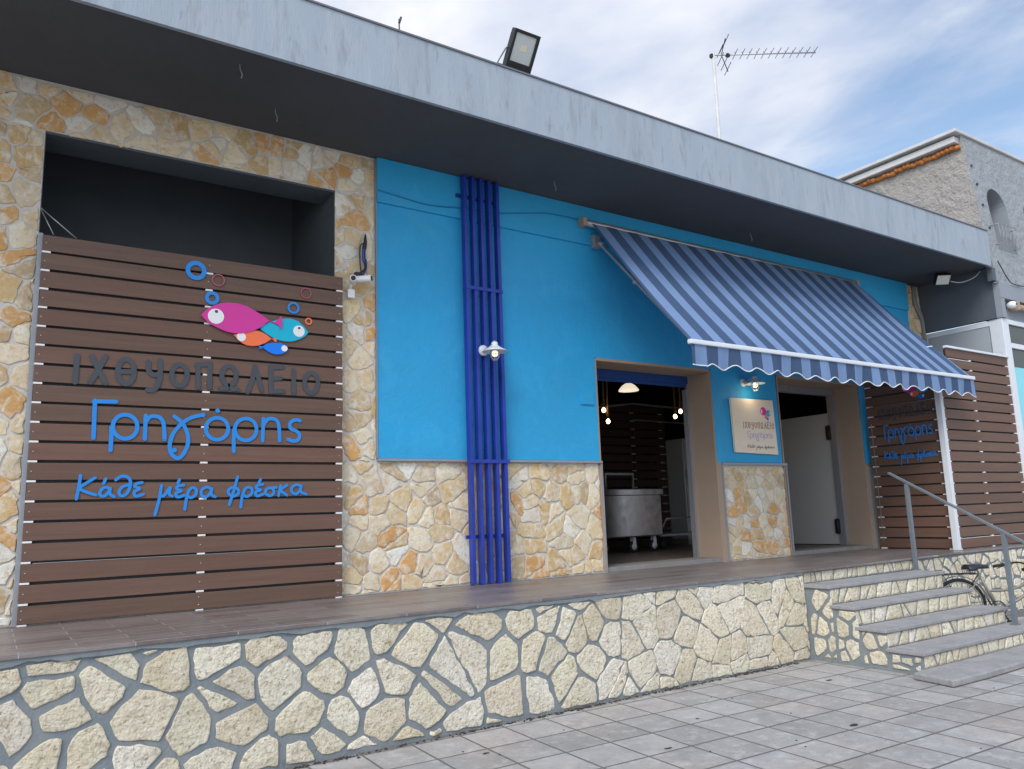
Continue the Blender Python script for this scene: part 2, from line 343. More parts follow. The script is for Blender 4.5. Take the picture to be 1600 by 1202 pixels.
def stones(mb, rects, sp, gap, hgt, to3, palette, seed, jit=.44, minarea=.0015, wob=.004, aspect=1.0, rough=.003, tilt=.004, drop=.0):
    rnd = random.Random(seed)
    x0 = min(r[0] for r in rects); x1 = max(r[1] for r in rects); y0 = min(r[2] for r in rects); y1 = max(r[3] for r in rects)
    sx, sy = sp*aspect, sp
    nx = int((x1-x0)/sx)+3; ny = int((y1-y0)/sy)+3
    pts = {}
    for i in range(-2, nx+1):
        for j in range(-2, ny+1):
            if rnd.random() < drop: continue
            pts[(i,j)] = (x0+(i+.5*(j%2)+rnd.uniform(-jit,jit))*sx, y0+(j+rnd.uniform(-jit,jit))*sy)
    for (i,j), s in pts.items():
        if not (x0-sx < s[0] < x1+sx and y0-sy < s[1] < y1+sy): continue
        R = 2.6*sp*max(1,aspect)
        cell = [(s[0]-R,s[1]-R),(s[0]+R,s[1]-R),(s[0]+R,s[1]+R),(s[0]-R,s[1]+R)]
        for di in range(-3,4):
            for dj in range(-3,4):
                q = pts.get((i+di,j+dj))
                if q is None or q is s: continue
                dx, dy = q[0]-s[0], q[1]-s[1]; l = math.hypot(dx,dy)
                if l < 1e-6: continue
                cell = clip(cell, dx/l, dy/l, (dx*(q[0]+s[0])+dy*(q[1]+s[1]))/2/l)
                if len(cell) < 3: break
            if len(cell) < 3: break
        if len(cell) < 3: continue
        for r in rects:
            c = clip(clip(clip(clip(cell, 1,0,r[1]), -1,0,-r[0]), 0,1,r[3]), 0,-1,-r[2])
            if len(c) < 3 or abs(area(c)) < minarea: continue
            gg = gap(s[0]) if callable(gap) else gap
            g = [gg*rnd.uniform(.22,.8) for _ in c]
            c = shrink(c, g)
            if len(c) < 3 or abs(area(c)) < minarea*.6: continue
            base = rnd.choices([p[0] for p in palette], [p[1] for p in palette])[0]
            k = rnd.uniform(.9,1.1); col = tuple(min(.9, v*k*rnd.uniform(.99,1.01)) for v in base)
            c = chaikin(chaikin(c, rnd.uniform(.05,.13)), .25)
            c = densify(c, sp*.16)
            off = rnd.uniform(0,99)
            c = [(p[0]+noise.noise(Vector((p[0]*22,p[1]*22,off)))*wob, p[1]+noise.noise(Vector((p[0]*22,p[1]*22,off+9)))*wob) for p in c]
            cx = sum(p[0] for p in c)/len(c); cy = sum(p[1] for p in c)/len(c)
            size = math.sqrt(abs(area(c)))
            ta, tb = rnd.uniform(-tilt,tilt)/sp, rnd.uniform(-tilt,tilt)/sp; hh = hgt*rnd.uniform(.7,1.2)
            rings = []
            for sc, h in ((1.0,-.012),(1.0,hh*.62),(1-.030*sp/size,hh*.93),(1-.085*sp/size,hh),(.55,hh*1.03),(.28,hh*1.04)):
                ring = []
                for p in c:
                    px, py = cx+(p[0]-cx)*max(.2,sc), cy+(p[1]-cy)*max(.2,sc)
                    z = h
                    if h > 0: z += (px-cx)*ta+(py-cy)*tb + noise.noise(Vector((px*16,py*16,off)))*rough + noise.noise(Vector((px*45,py*45,off)))*rough*.4
                    ring.append((px,py,z))
                rings.append(ring)
            n = len(c); vs = [to3(*q) for ring in rings for q in ring]; vs.append(to3(cx,cy,hh*1.1+rnd.uniform(-.5,.5)*rough))
            fs = [(a*n+i,a*n+(i+1)%n,(a+1)*n+(i+1)%n,(a+1)*n+i) for a in range(len(rings)-1) for i in range(n)]
            fs += [((len(rings)-1)*n+i,(len(rings)-1)*n+(i+1)%n,len(rings)*n) for i in range(n)]
            mb.add(vs, fs, col, True)
    return mb

def slabs(mb, x0, x1, z0, z1, to3, palette, seed, gap=.020, hgt=.006, wmin=.07, wmax=.24):
    """one course of upright slabs with slanting joints"""
    rnd = random.Random(seed); xa = xb = x0; h = z1-z0
    while xb < x1-.02:
        w = rnd.uniform(wmin,wmax); na = min(x1, xb+w+rnd.uniform(-.5,.5)*h); nb_ = min(x1, xb+w+rnd.uniform(-.5,.5)*h)
        na = max(na, xa+.02); nb_ = max(nb_, xb+.02)
        c = [(xa,z0),(na,z0),(nb_,z1),(xb,z1)]
        c = shrink(c, [gap*rnd.uniform(.3,.7), .003, gap*rnd.uniform(.3,.7), gap*rnd.uniform(.1,.4)])
        if len(c) > 2:
            base = rnd.choices([p[0] for p in palette],[p[1] for p in palette])[0]; k = rnd.uniform(.9,1.12)
            c = densify(chaikin(c,.05), .025)
            off = rnd.uniform(0,99); c = [(p[0]+noise.noise(Vector((p[0]*30,p[1]*30,off)))*.006, p[1]+noise.noise(Vector((p[0]*30,p[1]*30,off+5)))*.003) for p in c]
            cx = sum(p[0] for p in c)/len(c); cy = sum(p[1] for p in c)/len(c); n = len(c); rings = []
            for sc, hh in ((1,-.01),(1,hgt*.4),(.97,hgt),(.5,hgt*1.05)):
                rings.append([(cx+(p[0]-cx)*sc, cy+(p[1]-cy)*sc, hh+(noise.noise(Vector((p[0]*30,p[1]*30,off)))*.002 if hh>0 else 0)) for p in c])
            vs = [to3(*q) for r in rings for q in r]+[to3(cx,cy,hgt*1.05)]
            fs = [(a*n+i,a*n+(i+1)%n,(a+1)*n+(i+1)%n,(a+1)*n+i) for a in range(3) for i in range(n)]+[(3*n+i,3*n+(i+1)%n,4*n) for i in range(n)]
            mb.add(vs, fs, tuple(v*k for v in base), True)
        xa, xb = na, nb_
    return mb
LET={'R1':[[[(0.512,2.927),(0.506,2.716)]],[[(0.614,2.931),(0.665,2.825),(0.717,2.722)],[(0.71,2.939),(0.663,2.825),(0.612,2.722)]],[[(0.922,2.83),(0.918,2.785),(0.903,2.749),(0.88,2.728),(0.854,2.726),(0.83,2.744),(0.812,2.778),(0.804,2.821),(0.808,2.865),(0.823,2.902),(0.846,2.923),(0.872,2.925),(0.897,2.908),(0.915,2.874),(0.922,2.83)],[(0.804,2.821),(0.922,2.83)]],[[(1.026,2.918),(1.032,2.845),(1.07,2.811),(1.109,2.824)],[(1.115,2.937),(1.119,2.822),(1.103,2.732),(1.074,2.689),(1.028,2.684)]],[[(1.33,2.829),(1.325,2.79),(1.309,2.757),(1.285,2.739),(1.258,2.737),(1.234,2.753),(1.216,2.782),(1.209,2.821),(1.213,2.86),(1.229,2.892),(1.253,2.912),(1.28,2.914),(1.305,2.898),(1.323,2.868),(1.33,2.829)]],[[(1.419,2.73),(1.413,2.922)],[(1.403,2.924),(1.514,2.939)],[(1.51,2.942),(1.511,2.735)]],[[(1.662,2.766),(1.639,2.777),(1.621,2.802),(1.612,2.834),(1.613,2.869),(1.625,2.901),(1.644,2.923),(1.668,2.932),(1.692,2.927),(1.713,2.907),(1.726,2.877),(1.729,2.842),(1.722,2.808),(1.705,2.782),(1.682,2.767)],[(1.603,2.732),(1.651,2.734)],[(1.698,2.734),(1.746,2.734)]],[[(1.892,2.948),(1.869,2.828),(1.83,2.713)],[(1.889,2.94),(1.922,2.847),(1.952,2.738)]],[[(2.029,2.958),(2.033,2.724)],[(2.029,2.945),(2.136,2.958)],[(2.031,2.845),(2.117,2.857)],[(2.032,2.731),(2.146,2.74)]],[[(2.236,2.937),(2.239,2.726)]],[[(2.464,2.835),(2.458,2.794),(2.441,2.761),(2.416,2.742),(2.388,2.741),(2.363,2.757),(2.345,2.787),(2.339,2.827),(2.344,2.867),(2.361,2.9),(2.386,2.919),(2.414,2.921),(2.44,2.905),(2.458,2.874),(2.464,2.835)]]],'R2':[[[(0.655,2.281),(0.652,2.577)],[(0.646,2.571),(0.802,2.575)]],[[(0.779,2.187),(0.78,2.287),(0.778,2.371)],[(0.965,2.38),(0.958,2.338),(0.935,2.304),(0.899,2.284),(0.86,2.283),(0.823,2.301),(0.798,2.333),(0.787,2.375),(0.794,2.416),(0.817,2.451),(0.852,2.471),(0.891,2.472),(0.928,2.455),(0.955,2.422),(0.965,2.38)]],[[(1.024,2.282),(1.023,2.473)],[(1.025,2.416),(1.05,2.46),(1.089,2.471),(1.136,2.456),(1.161,2.406),(1.172,2.283)]],[[(1.24,2.475),(1.3,2.425),(1.344,2.346),(1.354,2.258),(1.326,2.173),(1.279,2.128),(1.232,2.161),(1.213,2.233),(1.235,2.328),(1.294,2.41),(1.368,2.468),(1.461,2.496)],[(1.473,2.496),(1.472,2.492),(1.47,2.489),(1.466,2.487),(1.462,2.487),(1.459,2.488),(1.457,2.491),(1.456,2.495),(1.456,2.499),(1.459,2.502),(1.462,2.504),(1.466,2.504),(1.469,2.503),(1.472,2.5),(1.473,2.496)],[(1.256,2.195),(1.256,2.192),(1.254,2.189),(1.251,2.188),(1.248,2.188),(1.245,2.189),(1.243,2.191),(1.243,2.195),(1.243,2.198),(1.245,2.2),(1.248,2.202),(1.251,2.202),(1.253,2.2),(1.255,2.198),(1.256,2.195)]],[[(1.676,2.386),(1.667,2.345),(1.642,2.312),(1.606,2.293),(1.565,2.292),(1.528,2.309),(1.502,2.34),(1.492,2.38),(1.499,2.42),(1.524,2.454),(1.56,2.473),(1.601,2.475),(1.639,2.458),(1.665,2.426),(1.676,2.386)],[(1.592,2.537),(1.591,2.533),(1.589,2.53),(1.585,2.528),(1.581,2.528),(1.578,2.53),(1.575,2.533),(1.574,2.537),(1.575,2.541),(1.577,2.544),(1.581,2.546),(1.585,2.546),(1.588,2.544),(1.591,2.541),(1.592,2.537)]],[[(1.726,2.193),(1.723,2.296),(1.724,2.384)],[(1.915,2.387),(1.907,2.345),(1.882,2.312),(1.845,2.292),(1.803,2.291),(1.766,2.309),(1.74,2.341),(1.73,2.381),(1.738,2.423),(1.763,2.457),(1.799,2.476),(1.841,2.478),(1.879,2.461),(1.905,2.428),(1.915,2.387)]],[[(1.969,2.29),(1.972,2.485)],[(1.973,2.426),(2.006,2.477),(2.049,2.488),(2.091,2.47),(2.111,2.415),(2.118,2.293)]],[[(2.3,2.479),(2.25,2.483),(2.21,2.453),(2.214,2.406),(2.272,2.381),(2.298,2.342),(2.279,2.302),(2.236,2.293),(2.193,2.307)]]],'R3':[[[(0.581,1.989),(0.573,1.902),(0.561,1.81)],[(0.681,1.971),(0.62,1.928),(0.58,1.891),(0.629,1.86),(0.694,1.838)]],[[(0.79,1.886),(0.755,1.897),(0.726,1.873),(0.721,1.839),(0.749,1.828),(0.779,1.856),(0.79,1.893),(0.79,1.845),(0.823,1.822)],[(0.755,1.961),(0.742,1.925)]],[[(0.827,1.954),(0.866,1.982),(0.914,1.973),(0.934,1.926),(0.913,1.85),(0.873,1.827),(0.854,1.86),(0.88,1.901),(0.935,1.915)]],[[(1.018,1.932),(0.978,1.923),(0.966,1.901),(1.002,1.884),(0.965,1.859),(0.974,1.824),(1.03,1.839)]],[[(1.163,1.907),(1.149,1.797),(1.122,1.672)],[(1.153,1.833),(1.18,1.822),(1.211,1.864),(1.23,1.893),(1.222,1.839),(1.246,1.82)]],[[(1.332,1.909),(1.289,1.901),(1.279,1.878),(1.315,1.863),(1.275,1.844),(1.287,1.812),(1.338,1.826)],[(1.298,1.955),(1.286,1.924)]],[[(1.347,1.711),(1.362,1.829),(1.391,1.884),(1.427,1.876),(1.428,1.83),(1.39,1.805),(1.365,1.822)]],[[(1.55,1.878),(1.511,1.89),(1.474,1.867),(1.476,1.823),(1.509,1.811),(1.542,1.84),(1.555,1.884),(1.551,1.831),(1.583,1.81)]],[[(1.763,1.976),(1.734,1.861),(1.699,1.74)],[(1.775,1.849),(1.771,1.833),(1.759,1.821),(1.741,1.814),(1.722,1.815),(1.704,1.822),(1.692,1.834),(1.687,1.85),(1.691,1.865),(1.703,1.877),(1.72,1.884),(1.74,1.884),(1.758,1.877),(1.77,1.864),(1.775,1.849)]],[[(1.795,1.719),(1.808,1.823),(1.839,1.882),(1.881,1.877),(1.884,1.832),(1.843,1.807),(1.814,1.823)]],[[(1.976,1.911),(1.931,1.901),(1.922,1.877),(1.959,1.863),(1.917,1.844),(1.93,1.811),(1.984,1.828)],[(1.957,1.952),(1.943,1.922)]],[[(2.075,1.845),(2.071,1.83),(2.061,1.819),(2.047,1.813),(2.031,1.813),(2.016,1.82),(2.005,1.831),(2.002,1.846),(2.005,1.86),(2.015,1.872),(2.029,1.878),(2.046,1.878),(2.061,1.871),(2.071,1.86),(2.075,1.845)],[(2.038,1.879),(2.096,1.884)]],[[(2.133,1.899),(2.116,1.811)],[(2.189,1.902),(2.133,1.86),(2.155,1.838),(2.19,1.813)]],[[(2.316,1.893),(2.273,1.905),(2.233,1.879),(2.237,1.837),(2.275,1.824),(2.307,1.858),(2.319,1.904),(2.313,1.845),(2.365,1.819)]]],'P':{'pink':[(1.421,3.356),(1.461,3.406),(1.52,3.453),(1.585,3.481),(1.651,3.494),(1.728,3.495),(1.806,3.48),(1.905,3.432),(2.006,3.371),(1.966,3.336),(1.927,3.299),(1.869,3.266),(1.811,3.243),(1.753,3.227),(1.696,3.224),(1.629,3.234),(1.572,3.254),(1.515,3.279),(1.468,3.307)],'pinktail':[(2.006,3.371),(2.056,3.364),(2.111,3.425),(2.122,3.374),(2.113,3.302),(2.085,3.34),(2.046,3.353)],'teal':[(1.927,3.291),(1.957,3.327),(2.006,3.359),(2.076,3.389),(2.147,3.41),(2.209,3.413),(2.272,3.395),(2.325,3.353),(2.368,3.299),(2.331,3.258),(2.295,3.234),(2.243,3.21),(2.192,3.198),(2.14,3.196),(2.089,3.204),(2.033,3.224),(1.983,3.25)],'orange':[(1.696,3.211),(1.734,3.225),(1.81,3.25),(1.888,3.268),(1.938,3.261),(1.983,3.24),(2.029,3.208),(1.999,3.183),(1.969,3.161),(1.916,3.136),(1.862,3.126),(1.813,3.128),(1.774,3.143),(1.735,3.175)],'orangetail':[(2.029,3.208),(2.054,3.216),(2.071,3.209),(2.077,3.19),(2.059,3.18),(2.047,3.197)],'blue':[(1.948,3.131),(1.989,3.158),(2.039,3.173),(2.11,3.176),(2.151,3.163),(2.182,3.134),(2.162,3.101),(2.122,3.077),(2.071,3.068),(2.031,3.075),(1.996,3.09),(1.965,3.112)],'bluetail':[(1.948,3.131),(1.916,3.134),(1.926,3.116),(1.911,3.103),(1.955,3.115)]},'eyes':{'pink':(1.543,3.358,0.067),'pinkpupil':(1.545,3.401,0.013),'teal':(2.278,3.303,0.053),'tealpupil':(2.279,3.332,0.011),'orange':(1.763,3.198,0.039),'blue':(2.146,3.129,0.028)},'rings':[((1.372,3.75,0.067),0.0376,'b'),((1.558,3.69,0.05),0.0113,'p'),((1.511,3.522,0.045),0.0301,'b'),((2.343,3.674,0.047),0.0094,'p'),((2.227,3.519,0.046),0.0188,'b'),((2.37,3.408,0.027),0.0132,'o')]}
# ================================================================== SETTING
TZ = .896                     # terrace level
def tri(*a): return a
g = MB(); R = 140
g.add([(-R,-R,0),(R,-R,0),(R,R,0),(-R,R,0)], [(0,1,2,3)])
pav = build(g, 'pavement', M['pavement']); pav['kind'] = 'structure'

CREAM = [((.76,.69,.52),5),((.80,.74,.59),4),((.72,.63,.45),2.2),((.75,.66,.50),1.2),((.82,.77,.66),1.5),((.65,.59,.45),1.2)]
TAN = [((.64,.51,.31),4.5),((.56,.40,.20),2.8),((.60,.34,.13),1.8),((.70,.61,.44),4.2),((.72,.70,.62),1.8),((.48,.37,.23),1.2),((.62,.52,.37),2.5)]
# ------------------------------------------------------------------ terrace
ter = thing('terrace', 'raised terrace with cream stone retaining wall and dark tiled top', 'terrace', (3,-1.6,0))
m = MB()
m.box(-3, 7.2, -1.622, .02, 0.0, TZ-.022)
m.add([(7.2,-1.6,0),(9.62,-1.522,0),(10.62,-1.455,0),(18,-1.455,0),(18,.02,0),(7.2,.02,0)]+[(7.2,-1.6,TZ-.022),(9.62,-1.522,TZ-.022),(10.62,-1.455,TZ-.022),(18,-1.455,TZ-.022),(18,.02,TZ-.022),(7.2,.02,TZ-.022)],
      [(0,1,7,6),(1,2,8,7),(2,3,9,8),(3,4,10,9),(4,5,11,10),(5,0,6,11),(6,7,8,9,10,11),(5,4,3,2,1,0)])
build(m, 'mortar_wall', M['blue_mortar'], ter)
m = MB()
def rgap(x): return .036 if x < 3.6 else max(.010, .036-(x-3.6)*.020)
stones(m, [(-1.2,7.19,.008,.85)], .24, rgap, .009, lambda x,z,h: (x,-1.622-h,z), CREAM, 11, jit=.48, aspect=1.12, wob=.018, rough=.007, minarea=.0016, drop=.08)
build(m, 'retaining_stones', M['cream_stone'], ter)
m = MB()
stones(m, [(9.42,14.5,.02,.865)], .20, .030, .010, lambda x,z,h: (x,(-1.455 if x > 10.62 else -1.522+(max(x,9.42)-9.62)*.067)-h,z), CREAM, 12, jit=.46, aspect=.72, wob=.012)
build(m, 'retaining_stones', M['cream_stone'], ter)
m = MB(); slabs(m, 7.22, 9.6, .757, .868, lambda x,z,h: (x,-1.6-h+(x-7.2)*.033,z), CREAM, 13)
build(m, 'retaining_stones', M['cream_stone'], ter)
m = MB()
P = [(-3,-1.648),(7.2,-1.642),(9.62,-1.548),(10.62,-1.478),(18,-1.478),(18,.01),(-3,.01)]
m.prism(P, lambda p: (p[0],p[1],TZ-.022), lambda p: (p[0],p[1],TZ))
build(m, 'floor_tiles', M['terrace_tiles'], ter, bevel=.004)
m = MB(); rnd = random.Random(8); xs_ = [-3+k*.12 for k in range(86)]
for a_, b_ in zip(xs_[:-1], xs_[1:]):
    if b_ > 7.2: break
    m.add([(a_,-1.640,TZ+.0015),(b_,-1.640,TZ+.0015),(b_,-1.612-.010*noise.noise(Vector((b_*6,0,0))),TZ+.0015),(a_,-1.612-.010*noise.noise(Vector((a_*6,0,0))),TZ+.0015)], [(0,1,2,3)])
build(m, 'worn_edge', M['pale_edge'], ter, fix=False)
m = MB(); m.box(-1,5.83,-.075,-.012,TZ+.001,TZ+.010,.002); build(m, 'skirting', M['pale_edge'], ter)
m = MB()   # worn mortar drips under the tile edge
rnd = random.Random(5)
x = -1.2
while x < 7.15:
    w = rnd.uniform(.05,.13); d0 = d if x > -1.1 else .02; d = rnd.uniform(.012,.034) if rnd.random() < .8 else rnd.uniform(.03,.05)
    poly = [(x,TZ-.022),(min(x+w,7.18),TZ-.022),(min(x+w,7.18),TZ-.024-d),(x,TZ-.024-d0)]
    m.prism(poly, lambda p: (p[0],-1.62,p[1]), lambda p: (p[0],-1.637,p[1])); x += w
build(m, 'mortar_lip', M['blue_mortar'], ter)
# ------------------------------------------------------------------ stairs
st = thing('stone_stairs', 'outdoor stairs with slate treads and cream stone risers leading up to the terrace', 'stairs', (8.3,-2.4,0))
X0, X1 = 7.2, 9.46
steps = [(-1.60,-1.93,.754,9.40),(-1.93,-2.19,.566,9.47),(-2.19,-2.50,.379,9.55),(-2.50,-2.84,.211,10.6)]
m = MB(); ms = MB(); mt = []
for i, (yb, yf, z, xr) in enumerate(steps):
    zt = z-.034
    m.box(X0, xr-.03, yf+.022, -1.5 if i == 0 else yb+.022, 0.0, zt)
    t = MB()
    dens = 9; pol = []
    rr = random.Random(i+40)
    for k in range(dens+1): pol.append((X0-.02+(xr+.01-X0+.02)*k/dens, yf+rr.uniform(-.006,.006)))
    pol += [(xr+.01, yb-(.0 if i else -.0)+.018), (X0-.02, yb+.018)]
    t.prism(pol, lambda p: (p[0],p[1],z-.034), lambda p: (p[0],p[1],z))
    build(t, 'tread', M['tread'], st, bevel=.006)
    znext = steps[i+1][2] if i < 3 else .062
    slabs(ms, X0+.01, xr-.035, znext+.001, zt-.002, lambda x,zz,h,yf=yf: (x,yf+.022-h,zz), CREAM, 50+i)
stones(ms, [(-1.95,-1.66,.02,.715),(-2.21,-1.95,.02,.525),(-2.5,-2.21,.02,.34),(-2.81,-2.5,.02,.17)], .18, .034, .010, lambda y,z,h: (X0-h,y,z), CREAM, 61, jit=.45, wob=.010, aspect=1.1)
build(m, 'stair_core', M['blue_mortar'], st)
build(ms, 'riser_stones', M['cream_stone'], st)
t = MB(); pol = [(7.0,-2.83),(6.93,-3.22),(7.5,-3.235),(8.6,-3.22),(10.6,-3.22),(10.6,-2.80),(7.2,-2.80)]
t.prism(pol, lambda p: (p[0],p[1],.004), lambda p: (p[0],p[1],.062)); build(t, 'tread', M['tread'], st, bevel=.012)
# ------------------------------------------------------------------ handrail
hr = thing('handrail', 'grey metal handrail with sloping flat bar beside the stairs', 'handrail', (9.42,-2.0,.75))
XR = 9.42
m = MB(); m.bar((XR,-1.36,1.935),(XR,-3.5,.70),.045,.022); build(m, 'top_rail', M['rail'], hr)
for y, zb, zt in ((-1.575,.755,1.79),(-2.62,.212,1.19)):
    m = MB(); m.box(XR-.022,XR+.022,y-.022,y+.022,zb,zt,.003); m.box(XR-.05,XR+.05,y-.035,y+.035,zb-.001,zb+.008); build(m, 'post', M['rail'], hr)
# ================================================================== SHOP
shop = thing('fish_shop', 'single storey shop with sky blue wall, tan stone cladding and deep grey canopy', 'building', (6,0,TZ))
WT = .35
# masonry core (behind the finishes)
m = MB()
m.box(-3,.2,.0,WT,TZ,5.24); m.box(.2,2.66,.0,WT,4.79,5.24); m.box(2.66,5.84,.0,WT,TZ,5.24)
m.box(5.84,7.80,.0,WT,3.37,5.24); m.box(7.80,9.13,.0,WT,TZ,5.24); m.box(9.13,11.06,.0,WT,3.39,5.24); m.box(11.06,13.2,.0,WT,TZ,5.24)
build(m, 'wall_core', M['pale_mortar'], shop)
# recess behind the left screen
m = MB()
m.box(.207,2.653,1.3,1.34,TZ,5.19); m.box(.19,.206,.003,1.34,TZ,4.789); m.box(2.654,2.67,.003,1.34,TZ,4.789); m.box(.207,2.653,.003,.36,4.77,4.787); m.box(.207,2.653,.351,.36,4.788,5.19); m.box(.19,.206,.351,1.34,4.79,5.19); m.box(2.654,2.67,.351,1.34,4.79,5.19); m.box(.207,2.653,.361,1.299,5.17,5.19)
build(m, 'recess', M['recess'], shop)
# blue render: protrudes a little above the stone plinth, with a shallow band at the top
m = MB()
ZB = 4.74
m.box(3.085,5.84,-.030,-.001,2.155,ZB); m.box(5.84,7.80,-.030,-.001,3.37,ZB); m.box(7.80,9.10,-.030,-.001,2.155,ZB)
m.box(9.10,11.08,-.030,-.001,3.39,ZB); m.box(11.08,12.74,-.030,-.001,2.155,ZB)
m.box(3.085,12.74,-.060,-.001,ZB,5.215)
build(m, 'blue_wall', M['blue_paint'], shop)
# beige reveals of both doorways
m = MB()
m.box(7.80,7.88,-.028,-.001,TZ,3.33)
m.box(7.775,7.798,-.028,.42,TZ+.001,3.355); m.box(5.842,5.86,-.032,.42,TZ+.001,3.355); m.box(5.86,7.775,-.031,.42,3.335,3.369)
build(m, 'door_reveal', M['beige'], shop); m = MB(); m.box(11.059,11.10,-.026,-.001,TZ,2.15)
m.box(11.035,11.058,-.027,.42,TZ+.001,3.375); m.box(9.132,9.15,-.027,.42,TZ+.001,3.375); m.box(9.15,11.035,-.031,.42,3.355,3.389)
build(m, 'door_reveal', M['beige'], shop)
# stone cladding
to3 = lambda x,z,h: (x,-.001-h,z)
m = MB()
stones(m, [(-1.0,.2,TZ+.004,4.79),(-1.0,3.075,4.79,5.21),(2.66,3.075,2.12,4.79)], .165, .017, .008, to3, TAN, 21, jit=.48, aspect=1.1, wob=.026, minarea=.0006, drop=.14)
build(m, 'stone_cladding', M['tan_stone'], shop); m = MB()
stones(m, [(2.66,5.845,TZ+.004,2.12)], .165, .017, .009, to3, TAN, 22, jit=.48, aspect=1.2, wob=.026, minarea=.0006, drop=.14)
build(m, 'stone_cladding', M['tan_stone'], shop); m = MB()
stones(m, [(7.90,9.15,TZ+.004,2.10)], .165, .017, .010, to3, [(c,w*(2 if c[0]>.59 else 1)) for c,w in TAN], 23, jit=.46, wob=.012, minarea=.0010)
build(m, 'stone_cladding', M['tan_stone'], shop); m = MB()
stones(m, [(12.76,13.18,TZ+.3,5.19)], .22, .022, .018, to3, TAN, 24, jit=.45, wob=.01)
build(m, 'stone_cladding', M['tan_stone'], shop)
m = MB()
m.box(3.085,5.865,-.050,.0,2.128,2.152); m.box(5.848,5.866,-.045,.0,TZ+.002,2.128)
build(m, 'cladding_trim', M['grey_trim'], shop); m = MB()
m.box(7.875,9.175,-.052,.0,2.118,2.150); m.box(9.155,9.176,-.045,.0,TZ+.002,2.118); m.box(7.875,7.893,-.045,.0,TZ+.002,2.118)
m.box(3.078,3.084,-.040,.0,2.155,5.20)
build(m, 'cladding_trim', M['grey_trim'], shop)
# canopy
m = MB(); m.box(-4,13.02,-1.262,.06,5.222,5.26); m.box(13.02,13.184,-1.20,.06,5.222,5.26); build(m, 'soffit', M['soffit'], shop)
m = MB(); m.box(-4,13.03,-1.30,-1.263,5.205,5.785); build(m, 'fascia', M['fascia'], shop)
m = MB(); m.box(-4,13.04,-1.312,-1.20,5.786,5.803); build(m, 'roof_edge', M['edge_trim'], shop)
m = MB(); m.box(-4,13.02,-1.262,8,5.50,5.6); build(m, 'roof_slab', M['roof_deck'], shop)
m = MB()   # drip hooks left in the soffit
hk = thing
for (x,y) in ((1.918,-.483),(5.02,-.471),(8.356,-.416),(1.467,-1.03)):
    t = MB(); pts = smooth_line([(x,y,5.225),(x+.004,y,5.18),(x+.018,y-.004,5.14),(x+.012,y-.004,5.10)],4); t.tube(pts, .0045, 6)
    h = build(t, 'soffit_hook', M['dull_metal'], None, (x,y,5.22))
    w = {1.918:'above the left slatted screen',5.02:'right of the royal blue slats',8.356:'above the striped awning',1.467:'nearest the canopy front edge'}[x]
    tag(h, 'small bent metal hook under the canopy '+w, 'hook', 'hooks under the canopy')
# threshold and interior floor
m = MB(); m.box(5.862,7.773,-.02,.36,TZ+.001,TZ+.055); build(m, 'threshold', M['terrace_edge'], shop, bevel=.004); m = MB(); m.box(9.152,11.033,-.02,.36,TZ+.001,TZ+.055); build(m, 'threshold', M['terrace_edge'], shop, bevel=.004)
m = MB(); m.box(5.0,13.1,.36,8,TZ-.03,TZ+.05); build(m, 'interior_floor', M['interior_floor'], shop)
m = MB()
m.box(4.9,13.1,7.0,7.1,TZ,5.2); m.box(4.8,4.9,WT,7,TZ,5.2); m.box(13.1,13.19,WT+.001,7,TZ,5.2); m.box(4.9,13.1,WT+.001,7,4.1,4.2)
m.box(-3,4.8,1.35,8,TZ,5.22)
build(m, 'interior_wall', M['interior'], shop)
# roller shutter box and frames of the left doorway
m = MB(); m.box(5.862,7.773,.36,.62,3.235,3.333,.006); m.box(5.862,7.773,.385,.40,3.19,3.235); build(m, 'shutter_box', M['shutter'], shop)
m = MB(); m.box(5.862,5.90,.36,.44,TZ+.05,3.16); m.box(7.735,7.773,.36,.44,TZ+.05,3.16); build(m, 'door_frame', M['alu'], shop)
# right doorway: frame and leaf standing open
m = MB(); m.box(9.152,9.20,.36,.45,TZ+.05,3.353); m.box(10.965,11.033,.36,.47,TZ+.05,3.353); m.box(9.20,10.965,.36,.45,3.25,3.353); m.box(9.9,10.05,.35,.40,3.29,3.352); build(m, 'door_frame', M['alu'], shop)
m = MB(); m.box(10.985,11.03,.475,1.56,TZ+.06,2.99,.006)
leaf = build(m, 'door', M['door_paint'], shop)
for z in (1.232,2.679):
    t = MB(); t.box(10.955,10.984,.44,.53,z-.11,z+.11,.006); t.tube([(10.95,.47,z-.12),(10.95,.47,z+.12)],.012,8); build(t, 'hinge', M['black'], leaf)
t = MB(); t.tube(smooth_line([(10.985,1.50,1.84),(10.93,1.50,1.86),(10.92,1.50,1.95),(10.93,1.50,2.04),(10.985,1.50,2.06)],4),.013,8); build(t, 'handle', M['black'], leaf)
# junction box on the blue wall
m = MB(); m.box(5.60,5.79,-.048,-.029,2.80,2.955,.005); m.box(5.59,5.80,-.036,-.0295,2.79,2.965)
tag(build(m, 'junction_box', M['blue_paint'], None, (5.7,-.03,2.8)), 'small square junction box painted sky blue left of the first doorway', 'junction box')
# thin cable along the top of the wall
m = MB(); m.tube(smooth_line([(3.09,-.068,4.86),(3.35,-.068,4.835),(3.62,-.068,4.814),(3.85,-.068,4.83),(4.04,-.068,4.855),(4.5,-.068,4.885),(4.9,-.068,4.96),(5.25,-.068,5.02),(5.72,-.068,5.03)],5),.007,6)
tag(build(m, 'wall_cable', M['cable_wall'], None, (3.1,-.06,4.8)), 'thin blue painted cable sagging along the top of the blue wall', 'cable')
